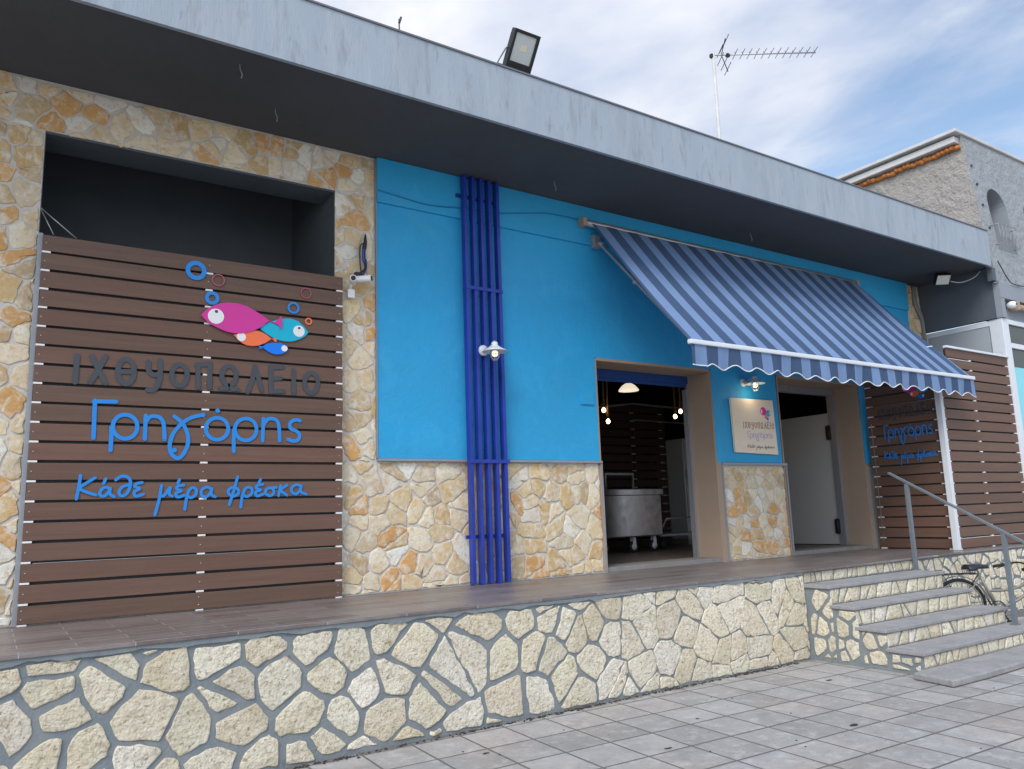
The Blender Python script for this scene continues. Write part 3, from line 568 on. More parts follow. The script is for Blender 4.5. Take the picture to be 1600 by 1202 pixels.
# ================================================================== SLATTED SCREENS
SX = {'R1':M['charcoal_letter'],'R2':M['blue_letter'],'R3':M['blue_letter']}
def ribbon(mb, pts, w, f3, d0, d1, taper=False):
    """flat stroke of width w in a plane; f3(u,v,depth) -> 3D"""
    P = [Vector((p[0],p[1],0)) for p in pts]
    P = smooth_line(P, 5)
    L, Rr = [], []
    n = len(P); closed = (P[0]-P[-1]).length < w*.4 and n > 6
    for i, p in enumerate(P):
        if closed and i in (0, n-1): d = P[1]-P[-2]
        else: d = P[min(i+1,n-1)] - P[max(i-1,0)]
        if d.length < 1e-7: d = Vector((1,0,0))
        d.normalize(); nn = Vector((-d.y,d.x,0)); L.append(p+nn*w/2); Rr.append(p-nn*w/2)
    if not closed:
        def cap(p, d):
            out = []
            a0 = math.atan2(d.y,d.x)
            for k in range(1,6):
                a = a0+PI/2-PI*k/6; out.append(p+Vector((math.cos(a),math.sin(a),0))*w/2)
            return out
        d = (P[-1]-P[-2]).normalized(); e = (P[0]-P[1]).normalized()
        capE = cap(P[-1], d); capS = cap(P[0], e)
    vs, fs = [], []
    for i, (a, b) in enumerate(zip(L, Rr)):
        for q in (a, b):
            vs.append(f3(q.x,q.y,d0-.0015*(1-i/n))); vs.append(f3(q.x,q.y,d1+.0015*i/n))
    for i in range(n-1):
        a = 4*i; b = 4*(i+1)
        fs += [(a+1,b+1,b+3,a+3),(a,a+2,b+2,b),(a,b,b+1,a+1),(a+2,a+3,b+3,b+2)]
    mb.add(vs, fs)
    if not closed:
        for c, first, last in ((capE, L[-1], Rr[-1]), (capS, Rr[0], L[0])):
            poly = [first]+c+[last]; mb.prism([(q.x,q.y) for q in poly], lambda p: f3(p[0],p[1],d0), lambda p: f3(p[0],p[1],d1))
def lettering(parent, f3, widths, depth, rows=('R1','R2','R3'), mats=None):
    eps = 0
    for r in rows:
        for L in LET[r]:
            mb = MB(); w = widths[r]
            for k, S in enumerate(L):
                e = k*.0004
                ww = w
                if len(S) > 4 and abs(S[0][0]-S[-1][0]) < .005 and max(p[0] for p in S)-min(p[0] for p in S) < .05: ww = w*1.1
                if len(S) > 8 and max(p[0] for p in S)-min(p[0] for p in S) < .028:
                    disc(mb, (sum(p[0] for p in S)/len(S), sum(p[1] for p in S)/len(S)), w*.62, f3, 0, depth+.0022); continue
                ribbon(mb, S, ww, f3, 0, depth+e)
            build(mb, 'letter', (mats or SX)[r], parent)
def disc(mb, c, r, f3, d0, d1, n=28):
    mb.prism([(c[0]+r*math.cos(2*PI*k/n), c[1]+r*math.sin(2*PI*k/n)) for k in range(n)], lambda p: f3(p[0],p[1],d0), lambda p: f3(p[0],p[1],d1))
def ring(mb, c, r, w, f3, d0, d1, n=36):
    vs = []; fs = []
    for k in range(n):
        a = 2*PI*k/n
        for rr, d in ((r-w/2,d0),(r+w/2,d0),(r+w/2,d1),(r-w/2,d1)):
            vs.append(f3(c[0]+rr*math.cos(a), c[1]+rr*math.sin(a), d))
    for k in range(n):
        for j in range(4):
            fs.append((4*k+j, 4*k+(j+1)%4, 4*((k+1)%n)+(j+1)%4, 4*((k+1)%n)+j))
    mb.add(vs, fs)
def fishes(parent, f3, s=1.0, rings=True):
    P = LET['P']; E = LET['eyes']
    for nm, mt_, tl, d, eye, pup in (('teal','teal',None,.012,'teal','tealpupil'),('orange','orange','orangetail',.016,'orange',None),('blue','fishblue','bluetail',.014,'blue',None),('pink','magenta','pinktail',.024,'pink','pinkpupil')):
        mb = MB(); mb.prism(P[nm], lambda p: f3(p[0],p[1],(d-.010)*s), lambda p: f3(p[0],p[1],d*s))
        if tl: mb.prism(P[tl], lambda p: f3(p[0],p[1],(d-.009)*s), lambda p: f3(p[0],p[1],(d+.001)*s))
        fo = build(mb, 'fish', M[mt_], parent)
        mb = MB(); disc(mb, E[eye], E[eye][2], f3, d*s, (d+.003)*s); eo = build(mb, 'eye', M['white'], fo)
        if pup:
            mb = MB(); disc(mb, E[pup], E[pup][2], f3, (d+.0031)*s, (d+.006)*s)
            # pupil stays inside the eye mesh level: a second small disc
            build(mb, 'pupil', M['charcoal_letter'], fo)
    if rings:
        for c, w, k in LET['rings']:
            mb = MB(); ring(mb, c, c[2], w, f3, 0, .008*s); build(mb, 'bubble_ring', {'b':M['blue_letter'],'p':M['pinkring'],'o':M['orange']}[k], parent)
PITCH = .1497
def boards(f3, u0, u1, zs, bh, th, seed):
    rnd = random.Random(seed); mb = MB()
    for z in zs:
        t = MB(); e0, e1 = rnd.uniform(-.004,.004), rnd.uniform(-.004,.004); dz = rnd.uniform(-.0015,.0015); dd = rnd.uniform(0,.002)
        t.box(u0+e0, u1+e1, -th, dd, z+dz, z+bh+dz, .003)
        k_ = rnd.uniform(.86,1.14); w_ = rnd.uniform(.95,1.08)
        mb.add([f3(v[0], v[2], v[1]) for v in t.v], t.f, (.140*k_*w_,.080*k_,.056*k_))
    return mb
# --- left screen with the lettering
sc = thing('slatted_screen', 'large brown board screen with colourful fish and bright blue Greek lettering', 'screen', (1.45,-.06,TZ))
YF = -.092
f3 = lambda u, v, d: (u, YF-d, v)
fin = lambda u, v, d: (u, YF-d, v)
zs = [.908+PITCH*k for k in range(20)]
mb = boards(lambda u,v,d: (u, YF-d, v), .228, 2.705, zs, .1285, .022, 3)
build(mb, 'board', M['wood'], sc)
mb = MB()
for x in (.258,1.487,2.675):
    for k in range(20):
        z = .908+PITCH*k-.0185
        mb.box(x-.03, x+.03, YF+.001, YF+.03, z+.001, z+.0165, .002)
build(mb, 'spacer', M['white'], sc)
mb = MB()
for x in (.258,1.487,2.675):
    for k in range(20):
        z = .908+PITCH*k
        for dz in ((.034,.095) if k == 0 else (.064,)): mb.lathe([(.0001,-.0035),(.004,-.0035),(.0055,-.001)], (x-.008+.004*(k%3), YF, z+dz), axis='y', n=8)
build(mb, 'screw', M['galv'], sc)
mb = MB()
for x in (.26,1.487,2.66): mb.box(x-.018, x+.018, YF+.031, YF+.07, .90, 3.88)
mb.box(.29,2.63,YF+.045,YF+.05,.90,3.86)  # dark sheet: shade of the void behind the gaps, put into colour
build(mb, 'frame', M['dark_trim'], sc)
mb = MB(); mb.box(.196,.229,-.065,-.0165,.90,3.90,.002); build(mb, 'side_post', M['grey_trim'], sc)
mb = MB(); mb.box(.30,2.65,YF-.001,YF+.002,1.3395,1.3435); build(mb, 'metal_strip', M['galv'], sc)
lettering(sc, lambda u,v,d: (u, YF-.003-d, v), {'R1':.040,'R2':.031,'R3':.023}, .006)
fishes(sc, lambda u,v,d: (u, YF-.004-d, v))
mb = MB(); mb.tube([(.205,-.02,4.11),(.30,YF+.02,3.895)],.004,6); mb.tube([(.205,-.02,4.12),(.46,YF+.02,3.89)],.005,6)
build(mb, 'stay_wire', M['galv'], sc)
# --- side screen by the stairs (perpendicular to the wall)
ss = thing('slatted_screen', 'shaded brown board screen with dim lettering under the awning, beside the right doorway', 'screen', (11.12,-.65,TZ))
XF = 11.10
zs2 = [.915+PITCH*k for k in range(19)]
mb = boards(lambda u,v,d: (XF-d, -u, v), .11, 1.195, zs2[:-1], .1285, .022, 4)
build(mb, 'board', M['wood'], ss)
mb = MB()
for y in (-.16,-1.165):
    for k in range(20):
        z = .915+PITCH*k-.0185; mb.box(XF-.003, XF+.03, y-.045, y+.045, z+.001, z+.0165, .002)
build(mb, 'spacer', M['white'], ss)
mb = MB()
for y in (-.16,-1.14): mb.box(XF+.031, XF+.06, y-.02, y+.02, .90, 3.64)
mb.box(XF+.045,XF+.05,-1.19,-.11,.9,3.64)  # added dark sheet so the gaps between boards look shaded
build(mb, 'frame', M['dark_trim'], ss)
mb = MB(); mb.box(XF-.004,XF-.001,-1.15,-.16,2.993,3.001); mb.box(XF-.0035,XF-.001,-.172,-.160,1.0,2.75); mb.box(XF-.0035,XF-.001,-.166,-.158,1.10,1.20); build(mb, 'metal_strip', M['galv'], ss)
def fs_(u,v,d):   # main panel metres -> side panel
    return (XF-.004-d, -(.30+(u-.50)*.435), 2.86+(v-2.82)*.66)
lettering(ss, fs_, {'R1':.040,'R2':.031,'R3':.023}, .006)
fishes(ss, fs_, .8)
# --- front screen at the end of the terrace
fs = thing('slatted_screen', 'brown board screen framed in white metal, standing at the terrace edge right of the stairs', 'screen', (12.1,-1.25,TZ))
YR = -1.262
mb = boards(lambda u,v,d: (u, YR-d, v), 11.10, 13.19, zs2[:-1], .1285, .022, 5)
q = boards(lambda u,v,d: (u, YR-d, v), 11.38, 13.19, zs2[-1:], .1285, .022, 6); mb.add(q.v, q.f, q.c[0])
build(mb, 'board', M['wood'], fs)
mb = MB()
for x, hw in ((11.13,.03),(12.03,.03),(13.165,.045)):
    for k in range(18 if x < 11.5 else 20):
        z = .915+PITCH*k-.0185; mb.box(x-hw, x+hw, YR-.002, YR+.03, z+.001, z+.0165, .002)
build(mb, 'spacer', M['white'], fs)
mb = MB()
mb.box(11.02,11.095,-1.285,-1.205,TZ+.001,3.55,.004); mb.box(13.195,13.235,-1.285,-1.235,TZ+.001,3.735,.004); mb.box(11.36,13.235,-1.287,-1.233,3.742,3.775,.004)
build(mb, 'frame', M['white_metal'], fs)
mb = MB(); mb.box(11.12,13.19,YR+.045,YR+.05,.90,3.58); mb.box(11.4,13.19,YR+.045,YR+.05,3.5801,3.73); build(mb, 'gap_shade_sheet', M['dark_trim'], fs)  # added dark sheet stands in for shade behind the board gaps
mb = MB(); mb.box(11.10,13.19,YR-.003,YR-.0001,1.044,1.050); mb.box(11.40,12.03,YR-.003,YR-.0001,3.586,3.594); build(mb, 'metal_strip', M['white_metal'], fs)
# ================================================================== ROYAL BLUE SLATS
lv = thing('trellis', 'five tall royal blue vertical slats with cross bars on the blue wall', 'trellis', (4.27,-.1,TZ))
for k in range(5):
    x = 4.045+.1025*k
    mb = MB(); mb.box(x, x+.038, -.150, -.078, TZ+.002 if k % 2 else TZ+.012, 5.21, .002)
    build(mb, 'slat', M['navy'], lv)
mb = MB()
for z, y0, y1, xa, xb in ((3.955,-.160,-.149,4.045,4.50),(2.125,-.166,-.1495,4.04,4.51),(4.99,-.077,-.061,3.99,4.51),(1.37,-.077,-.052,4.02,4.52)):
    mb.box(xa, xb, y0, y1, z-.018, z+.018, .002)
build(mb, 'cross_bar', M['navy'], lv)
# ================================================================== WALL LAMPS
def wall_lamp(loc, label, lit):
    t = thing('wall_lamp', label, 'lamp', loc, 'white barn style wall lamps')
    x, y, z = loc
    mb = MB(); mb.lathe([(.0001,-.028),(.040,-.026),(.056,-.012),(.058,0)], (x,y,z), axis='y', n=24); build(mb, 'wall_plate', M['white_metal'], t)
    mb = MB(); mb.tube(smooth_line([(x,y-.02,z),(x+.01,y-.07,z+.012),(x+.03,y-.14,z+.04),(x+.035,y-.17,z+.055)],5), .011, 8); mb.tube([(x+.035,y-.17,z+.075),(x+.035,y-.17,z+.03)],.018,10); build(mb, 'arm', M['galv'], t)
    c = (x+.035, y-.17, z)
    mb = MB(); mb.lathe([(.0001,.062),(.028,.060),(.034,.052),(.034,.028),(.040,.022),(.05,.012),(.085,-.010),(.130,-.036),(.132,-.042),(.126,-.042),(.08,-.018),(.03,.004)], c, n=32)
    build(mb, 'lamp_shade', M['white_metal'], t)
    mb = MB(); mb.lathe([(.043,-.012),(.045,-.05),(.045,-.09),(.036,-.118),(.018,-.132),(.0001,-.136)], c, n=20); g_ = build(mb, 'lamp_glass', M['glass'], t)
    mb = MB()
    for k in range(6):
        a = PI*k/3; r_ = .049
        mb.tube([(c[0]+r_*math.cos(a),c[1]+r_*math.sin(a),c[2]-.015),(c[0]+r_*math.cos(a),c[1]+r_*math.sin(a),c[2]-.095),(c[0]+.02*math.cos(a),c[1]+.02*math.sin(a),c[2]-.138)],.0022,5)
    mb.tube([(c[0]+.049*math.cos(2*PI*k/20),c[1]+.049*math.sin(2*PI*k/20),c[2]-.07) for k in range(20)],.0022,5,closed=True)
    build(mb, 'cage', M['galv'], t)
    mb = MB(); mb.ball((c[0],c[1],c[2]-.062), .026, (1,1,1.25), 10); build(mb, 'bulb', M['lampglow'], t)
    return t
l1 = wall_lamp((4.232,-.151,3.285), 'white wall lamp with round plate mounted on the royal blue slats', True)
l2 = copy_tree(l1, (8.42,-.032,3.235)); l2['label'] = 'white wall lamp with glass bulb above the pale sign board on the blue pillar'
for c_, e_ in (((8.455,-.20,3.12),2.2),):
    ld = bpy.data.lights.new('lamp light','POINT'); ld.energy = e_*.4; ld.color = (1,.8,.55); ld.shadow_soft_size = .05
    lo = bpy.data.objects.new('lamp_light', ld); lo.location = (c_[0],c_[1]-.0,c_[2]-.06); C.objects.link(lo)
# ================================================================== SIGN BOARD
sb = thing('sign_board', 'pale wooden sign board with small fish logo and Greek text on the blue pillar', 'sign', (8.53,-.06,2.3))
t = MB()
pl = [(8.118,2.285),(8.975,2.262),(8.950,3.012),(8.098,3.005)]
t.prism(pl, lambda p: (p[0],-.040,p[1]), lambda p: (p[0],-.075,p[1])); build(t, 'board', M['sign_board'], sb, bevel=.003)
t = MB()
for x in (8.30,8.78): t.box(x-.02,x+.02,-.0395,-.031,2.35,2.95)
build(t, 'bracket', M['alu'], sb)
def rowmap(u0,u1,v0,v1,k):
    xs = [p[0] for L in LET[k] for S in L for p in S]; zz = [p[1] for L in LET[k] for S in L for p in S]
    a, b, c, d = min(xs), max(xs), min(zz), max(zz)
    return lambda u,v,dd: (u0+(u-a)/(b-a)*(u1-u0), -.0755-dd, v0+(v-c)/(d-c)*(v1-v0))
M['sg1'] = mat('faded brown sign letter', (.42,.30,.25), .5); M['sg2'] = mat('faded lilac sign letter', (.47,.42,.62), .5); M['sg3'] = mat('faded grey sign letter', (.25,.23,.25), .5)
lettering(sb, rowmap(8.31,8.93,2.60,2.70,'R1'), {'R1':.040}, .002, ('R1',), {'R1':M['sg1']})
lettering(sb, rowmap(8.38,8.88,2.44,2.565,'R2'), {'R2':.034}, .002, ('R2',), {'R2':M['sg2']})
lettering(sb, rowmap(8.36,8.91,2.315,2.39,'R3'), {'R3':.026}, .002, ('R3',), {'R3':M['sg3']})
def fm(u,v,d): return (8.675+(u-1.473)*.232, -.0755-d*.35, 2.80+(v-3.24)*.42)
fishes(sb, fm, .8, False)
# ================================================================== AWNING
aw = thing('awning', 'blue striped retractable awning with scalloped valance over both doorways', 'awning', (8.5,-.8,3.2))
AX0, AX1 = 5.80, 11.36
A = Vector((0,-.13,5.005)); B = Vector((0,-1.575,3.262))
def aw_pt(s, t):
    sag = .045*math.sin(PI*t) * (.75+.3*math.sin(s*9)) + .006*math.sin(s*41+t*3)*t + .004*math.sin(s*83-t*5)*(1-t)
    x0 = 5.80 + .0*t; x1 = 11.12+(AX1-11.12)*t
    p = A.lerp(B, t); x = x0+(x1-x0)*s
    return (x, p.y+.0*sag, p.z-sag)
NS, NT = 66, 16
vs = [aw_pt(i/NS, j/NT) for j in range(NT+1) for i in range(NS+1)]
fs2 = [(j*(NS+1)+i, j*(NS+1)+i+1, (j+1)*(NS+1)+i+1, (j+1)*(NS+1)+i) for j in range(NT) for i in range(NS)]
mb = MB(); mb.add(vs, fs2, smooth=True)
ob = build(mb, 'canvas', M['awning'], aw)
def vz(x):
    ph = (x-6.104)/.3395*2*PI
    return 3.005 + .028*math.cos(ph) + .006*math.sin(x*2.1) + .004*math.sin(x*7) if x > 6.0 else 3.003 - .0*(x)
mb = MB(); n = 320; vs = []; fs2 = []
for i in range(n+1):
    x = AX0+(AX1-AX0)*i/n; wv = .016*math.sin(x*5.3)+.010*math.sin(x*13+1)+.005*math.sin(x*29)
    vs += [(x,-1.592,3.225),(x,-1.592+wv*.5,3.12),(x,-1.590+wv,vz(x))]
    if i: a = 3*(i-1); b = 3*i; fs2 += [(a,a+1,b+1,b),(a+1,a+2,b+2,b+1)]
mb.add(vs, fs2, smooth=True); build(mb, 'valance', M['awning'], aw)
mb = MB(); pts = []
for i in range(n+1):
    x = AX0+(AX1-AX0)*i/n; pts.append((x,-1.591+.016*math.sin(x*5.3)+.010*math.sin(x*13+1)+.005*math.sin(x*29),vz(x)))
mb.tube(pts, .006, 5); build(mb, 'hem', M['white'], aw)
mb = MB(); mb.box(AX0-.02,AX1+.03,-1.612,-1.560,3.215,3.265,.012); build(mb, 'front_bar', M['white_metal'], aw)
mb = MB()
mb.lathe([(.0001,5.72),(.042,5.72),(.042,11.14),(.0001,11.14)], (0,-.115,4.985), axis='x', n=16); build(mb, 'roller', M['galv'], aw)
mb = MB(); mb.box(5.665,5.72,-.17,-.061,4.93,5.03,.008); mb.box(11.14,11.19,-.17,-.061,4.93,5.03,.008); build(mb, 'roller_bracket', M['beige'], aw)
mb = MB()
for x, d in ((5.90,1),(10.95,-1)):
    mb.box(x-.05,x+.05,-.13,-.061,4.70,4.86,.01); mb.tube([(x,-.13,4.76),(x,-.22,4.70)],.03,10)
    mb.bar((x,-.20,4.70),(x+.02*d,-.74,4.10),.035,.025); mb.tube([(x-.03,-.74,4.10),(x+.04,-.74,4.10)],.024,10)
    mb.bar((x+.02*d,-.74,4.10),(x-.03*d,-1.56,3.25),.04,.028)
build(mb, 'folding_arm', M['dull_metal'], aw)
SKY=.13; CLOFF=(1.5,9.4,0); CL0=.84; CL1=1.9; SUNE=1.5; SUNA=25; EXPO=.54; CMIN=.36; CMAX=.60
# ================================================================== CAMERAS, CABLES, FLOODLIGHTS
cm = thing('security_camera', 'pair of white security cameras at the top corner of the left screen', 'camera', (2.80,0,3.8))
mb = MB(); mb.box(2.775,2.845,-.06,-.014,3.70,3.79,.01); mb.tube([(2.80,-.03,3.78),(2.80,-.10,3.85)],.014,8); build(mb, 'mount', M['white'], cm)
for a, b in (((2.80,-.12,3.84),(2.74,-.27,3.83)),((2.81,-.10,3.87),(2.94,-.20,3.875))):
    a, b = Vector(a), Vector(b); d = (b-a).normalized(); mb = MB()
    mb.tube([a-d*.02, a, a+d*.10, b, b+d*.012],[.018,.032,.034,.034,.030],14); h = build(mb, 'camera_head', M['white'], cm)
    mb = MB(); mb.tube([b+d*.0125, b+d*.02],[.024,.022],14); build(mb, 'lens', M['black'], h)
cb = thing('cable_bundle', 'loose black and blue cables hanging at the edge of the stone cladding above the cameras', 'cables', (2.93,-.03,4.0))
mb = MB(); mb.tube(smooth_line([(2.965,-.03,4.38),(2.955,-.05,4.28),(2.94,-.05,4.20),(2.955,-.04,4.12)],4),[.006+.016*math.sin(PI*min(1,k/12)) for k in range(13)],8)
mb.tube(smooth_line([(2.955,-.05,4.28),(2.90,-.06,4.24),(2.895,-.06,4.10),(2.91,-.05,3.98)],5),.007,6)
mb.tube(smooth_line([(2.955,-.04,4.12),(2.950,-.06,4.02),(2.91,-.07,3.97),(2.86,-.06,3.94)],5),.012,6)
mb.box(2.84,2.92,-.08,-.02,3.905,3.965,.012); build(mb, 'black_cable', M['cable_black'], cb)
mb = MB(); mb.tube(smooth_line([(2.93,-.06,4.21),(2.925,-.07,4.14),(2.94,-.06,4.07)],5),.013,8); mb.tube(smooth_line([(2.965,-.04,4.12),(2.965,-.05,4.02),(2.93,-.05,3.95)],4),.008,6); build(mb, 'blue_cable', M['cable_blue'], cb)

def floodlight(name_loc, tiltx, yaw, w, h, label, lo=.075, ed=.03):
    t = thing('floodlight', label, 'floodlight', name_loc)
    Mx = Matrix.Translation(name_loc) @ Matrix.Rotation(yaw, 4, 'Z') @ Matrix.Rotation(tiltx, 4, 'X')
    def bx(x0,x1,y0,y1,z0,z1,bev): 
        q = MB(); q.box(x0,x1,y0,y1,z0,z1,bev); q.v = [tuple(Mx @ Vector(v)) for v in q.v]; return q
    mb = bx(-w/2,w/2,-.01,.05,-h/2,h/2,.012)
    for k in range(7):
        q = bx(-w*.4+w*.8*k/6-.006,-w*.4+w*.8*k/6+.006,.05,.09,-h*.38,h*.38,0); mb.add(q.v, q.f)
    for (a,b,c_,d) in ((-w/2,w/2,h/2-ed,h/2),(-w/2,w/2,-h/2,-h/2+lo),(-w/2,-w/2+ed,-h/2+lo,h/2-ed),(w/2-ed,w/2,-h/2+lo,h/2-ed)):
        q = bx(a,b,-.030,-.0101,c_,d,.004); mb.add(q.v, q.f)
    build(mb, 'housing', M['black'], t)
    mb = bx(-w/2+ed+.001,w/2-ed-.001,-.014,-.0105,-h/2+lo+.001,h/2-ed-.001,0); build(mb, 'reflector', M['reflector'], t)
    mb = MB(); q = bx(-.035,.035,-.017,-.0145,.0,.06,0); mb.add(q.v,q.f); build(mb, 'led_chip', M['sign_board'], t)
    return t, Mx
fl, Mx = floodlight((4.13,-1.20,6.10), math.radians(35), 0, .30, .37, 'large square floodlight tilted on a bracket on the canopy edge')
mb = MB(); P_ = [Mx @ Vector(p) for p in ((-.165,.02,0),(-.165,.06,-.20))]
mb.tube([Mx@Vector((-.150,.02,0)),Mx@Vector((-.168,.02,0)),Mx@Vector((-.168,.12,-.17)),Mx@Vector((.168,.12,-.17)),Mx@Vector((.168,.02,0)),Mx@Vector((.150,.02,0))],.009,6)
mb.tube([Mx@Vector((0,.12,-.17)),(4.13,-1.12,5.81)],.014,8); build(mb, 'bracket', M['galv'], fl)
f2, Mx2 = floodlight((12.68,-.70,5.10), math.radians(40), math.radians(-35), .24, .19, 'small floodlight hanging under the far end of the canopy', .012, .012)
mb = MB(); mb.tube([Mx2@Vector((0,.06,0)),(12.68,-.66,5.215)],.015,8)
mb.tube(smooth_line([(12.72,-.70,5.10),(12.90,-.85,5.04),(13.05,-1.0,5.10),(13.12,-1.08,5.20)],6),.012,6); build(mb, 'cable', M['galv'], f2)
# conduit on the stone strip
mb = MB()
mb.tube(smooth_line([(12.98,-.04,5.20),(12.95,-.045,5.0),(12.98,-.045,4.85),(13.10,-.045,4.66),(13.14,-.045,4.45),(13.14,-.045,4.0)],5),.026,8)
mb.tube(smooth_line([(13.04,-.04,5.20),(13.02,-.045,5.0),(13.05,-.045,4.86),(13.155,-.045,4.68),(13.17,-.045,4.45),(13.17,-.045,4.0)],5),.018,8)
tag(build(mb, 'conduit', M['cable_grey'], None, (13,0,4)), 'grey conduit bending down the narrow stone strip behind the awning', 'conduit')
# antenna on the roof
an = thing('roof_antenna', 'tv antenna with long horizontal boom on a pale mast above the roof', 'antenna', (10.8,2.0,5.6))
mb = MB(); mb.tube([(10.77,2.0,5.6),(10.80,2.0,9.98)],.032,10); build(mb, 'mast', M['roof_white'], an)
dr = Vector((.834,-.551,-.005)).normalized(); o_ = Vector((10.79,2.0,9.93)); side = Vector((.551,.834,0))
mb = MB(); mb.tube([o_-dr*.05, o_+dr*1.93],.013,6); build(mb, 'boom', M['galv'], an)
mb = MB()
for k in range(12):
    c_ = o_+dr*(.42+.135*k); mb.tube([c_-side*.17+Vector((0,0,.012)), c_+side*.17+Vector((0,0,.012))],.006,5); mb.tube([c_,c_+Vector((0,0,.06))],.005,5)
for sg in (1,-1):
    for k in range(3):
        c_ = o_+dr*(.14+.06*k)+Vector((0,0,sg*(.08+.10*k))); mb.tube([c_-side*.22, c_+side*.22],.007,5)
    mb.tube([o_+dr*.16, o_+dr*.26+Vector((0,0,sg*.34))],.009,5)
build(mb, 'element', M['dark_trim'], an)
mb = MB(); q = o_+dr*.28; mb.box(q.x-.035,q.x+.035,q.y-.03,q.y+.03,q.z-.04,q.z+.02,.006); q = o_-dr*.02; mb.box(q.x-.032,q.x+.032,q.y-.032,q.y+.032,q.z-.05,q.z+.02,.006); build(mb, 'clamp_box', M['black'], an)
mb = MB(); mb.tube([(3.39,-.0,5.6),(3.375,-.0,6.90)],.008,6); mb.tube([(3.375,0,6.85),(3.40,0,6.93)],.012,6)
tag(build(mb, 'roof_rod', M['dark_trim'], None, (3.39,0,5.6)), 'thin dark rod sticking up behind the canopy edge left of the big floodlight', 'rod')
# ================================================================== NEIGHBOUR
nb = thing('neighbour_building', 'grey roughcast building with arched openings and white framed glazing at the right end', 'building', (14,0,0))
def yz(z): return -1.27 + max(0,(z-4.98))*.094
def front_panel(mb, u0, u1, z0, z1): 
    n = max(1,int((u1-u0)/.4)); k = max(1,int((z1-z0)/.4))
    for i in range(n):
        for j in range(k):
            a, b = u0+(u1-u0)*i/n, u0+(u1-u0)*(i+1)/n; c_, d = z0+(z1-z0)*j/k, z0+(z1-z0)*(j+1)/k
            mb.add([(a,yz(c_),c_),(b,yz(c_),c_),(b,yz(d),d),(a,yz(d),d)], [(0,1,2,3)])
arches = [(13.58,14.22,5.60,6.43),(14.87,15.51,5.60,6.43),(16.2,16.84,5.60,6.43)]
mb = MB(); xp = 13.2; ZT = 7.62; DEP = .5
jm = MB(); bk = MB()
for (a, b, z0, zs_) in arches:
    front_panel(mb, xp, a, 4.98, ZT); front_panel(mb, a, b, 4.98, z0)
    r_ = (b-a)/2; cx = (a+b)/2; N = 14
    arc = [(cx-r_*math.cos(PI*k/N), zs_+r_*math.sin(PI*k/N)) for k in range(N+1)]
    for k in range(N):
        p, q = arc[k], arc[k+1]
        mb.add([(p[0],yz(p[1]),p[1]),(q[0],yz(q[1]),q[1]),(q[0],yz(ZT),ZT),(p[0],yz(ZT),ZT)], [(0,1,2,3)])
    out = [(a,z0)]+arc+[(b,z0)]
    for k in range(len(out)):
        p, q = out[k-1], out[k]
        jm.add([(p[0],yz(p[1]),p[1]),(q[0],yz(q[1]),q[1]),(q[0],yz(q[1])+DEP,q[1]),(p[0],yz(p[1])+DEP,p[1])], [(0,1,2,3)])
    bk.add([(a-.05,-1.2+DEP-.02,z0-.05),(b+.05,-1.2+DEP-.02,z0-.05),(b+.05,-1.1+DEP+.0,zs_+r_+.05),(a-.05,-1.1+DEP+.0,zs_+r_+.05)], [(0,1,2,3)])
    xp = b
front_panel(mb, xp, 22, 4.98, ZT)
build(mb, 'front_wall', M['nb_front'], nb, fix=False); build(jm, 'arch_reveal', M['nb_plain'], nb, fix=False); build(bk, 'arch_backing', M['dark_trim'], nb, fix=False)
mb = MB(); mb.add([(13.2,-1.27,4.98),(13.2,yz(ZT),ZT),(13.2,9,ZT),(13.2,9,4.98)], [(0,1,2,3)])
bm = bmesh.new(); vv = [bm.verts.new(v) for v in mb.v]; bm.faces.new(vv); bmesh.ops.triangulate(bm, faces=bm.faces[:]); mb = MB(); mb.bm(bm)
build(mb, 'side_wall', M['nb_side'], nb, fix=False)
mb = MB(); rr = random.Random(9)
for k in range(120):     # ridge tiles under the eave
    y = -.98+k*.075; zq = ZT-.235+rr.uniform(-.018,.018); mb.tube([(13.17,y-.03,zq-.012),(13.16+rr.uniform(-.02,.02),y+.02,zq),(13.19,y+.09,zq+.012)],[.03,rr.uniform(.04,.06),.03],7)
build(mb, 'ridge_tiles', M['orange_tile'], nb)
mb = MB(); mb.box(13.05,22,-.985,9,ZT-.165,ZT-.06,.01); mb.box(12.98,22,-1.06,9,ZT-.02,ZT+.035,.01); mb.box(13.14,22,-.95,9,ZT-.0601,ZT-.0199); build(mb, 'roof', M['roof_white'], nb)
# projecting band, dark side wall and glazing below
mb = MB(); mb.box(13.20,22,-1.30,-1.0,4.72,4.975); mb.box(13.20,22,-1.20,-1.0,4.40,4.719); mb.box(13.20,13.32,-1.295,-1.2001,4.40,4.7195); mb.box(13.155,13.195,-1.30,-1.285,4.98,5.20); build(mb, 'beam', M['nb_plain'], nb)
mb = MB(); mb.box(13.185,13.26,-1.0,-.001,4.40,5.2215); mb.box(13.19,13.26,-1.20,-1.0005,4.4,5.2215); mb.box(13.06,13.19,-1.284,-1.20,4.985,5.20); build(mb, 'dark_side_wall', M['nb_dark'], nb)
mb = MB()
mb.box(13.22,13.27,-1.05,-.02,3.0,4.30); mb.box(13.215,22,-1.02,-.95,.896,.95); build(mb, 'side_panel', M['panel_grey'], nb)
mb = MB()
mb.box(13.215,13.42,-1.26,-1.06,.90,4.395,.01); mb.box(13.21,13.27,-1.06,-.001,4.30,4.38); mb.box(13.21,13.27,-.06,-.002,3.0,4.30)
mb.box(13.42,22,-1.25,-1.18,4.32,4.395); mb.box(13.42,22,-1.25,-1.18,3.93,4.01); mb.box(14.55,14.65,-1.252,-1.17,.9,4.32)
build(mb, 'window_frame', M['white_metal'], nb)
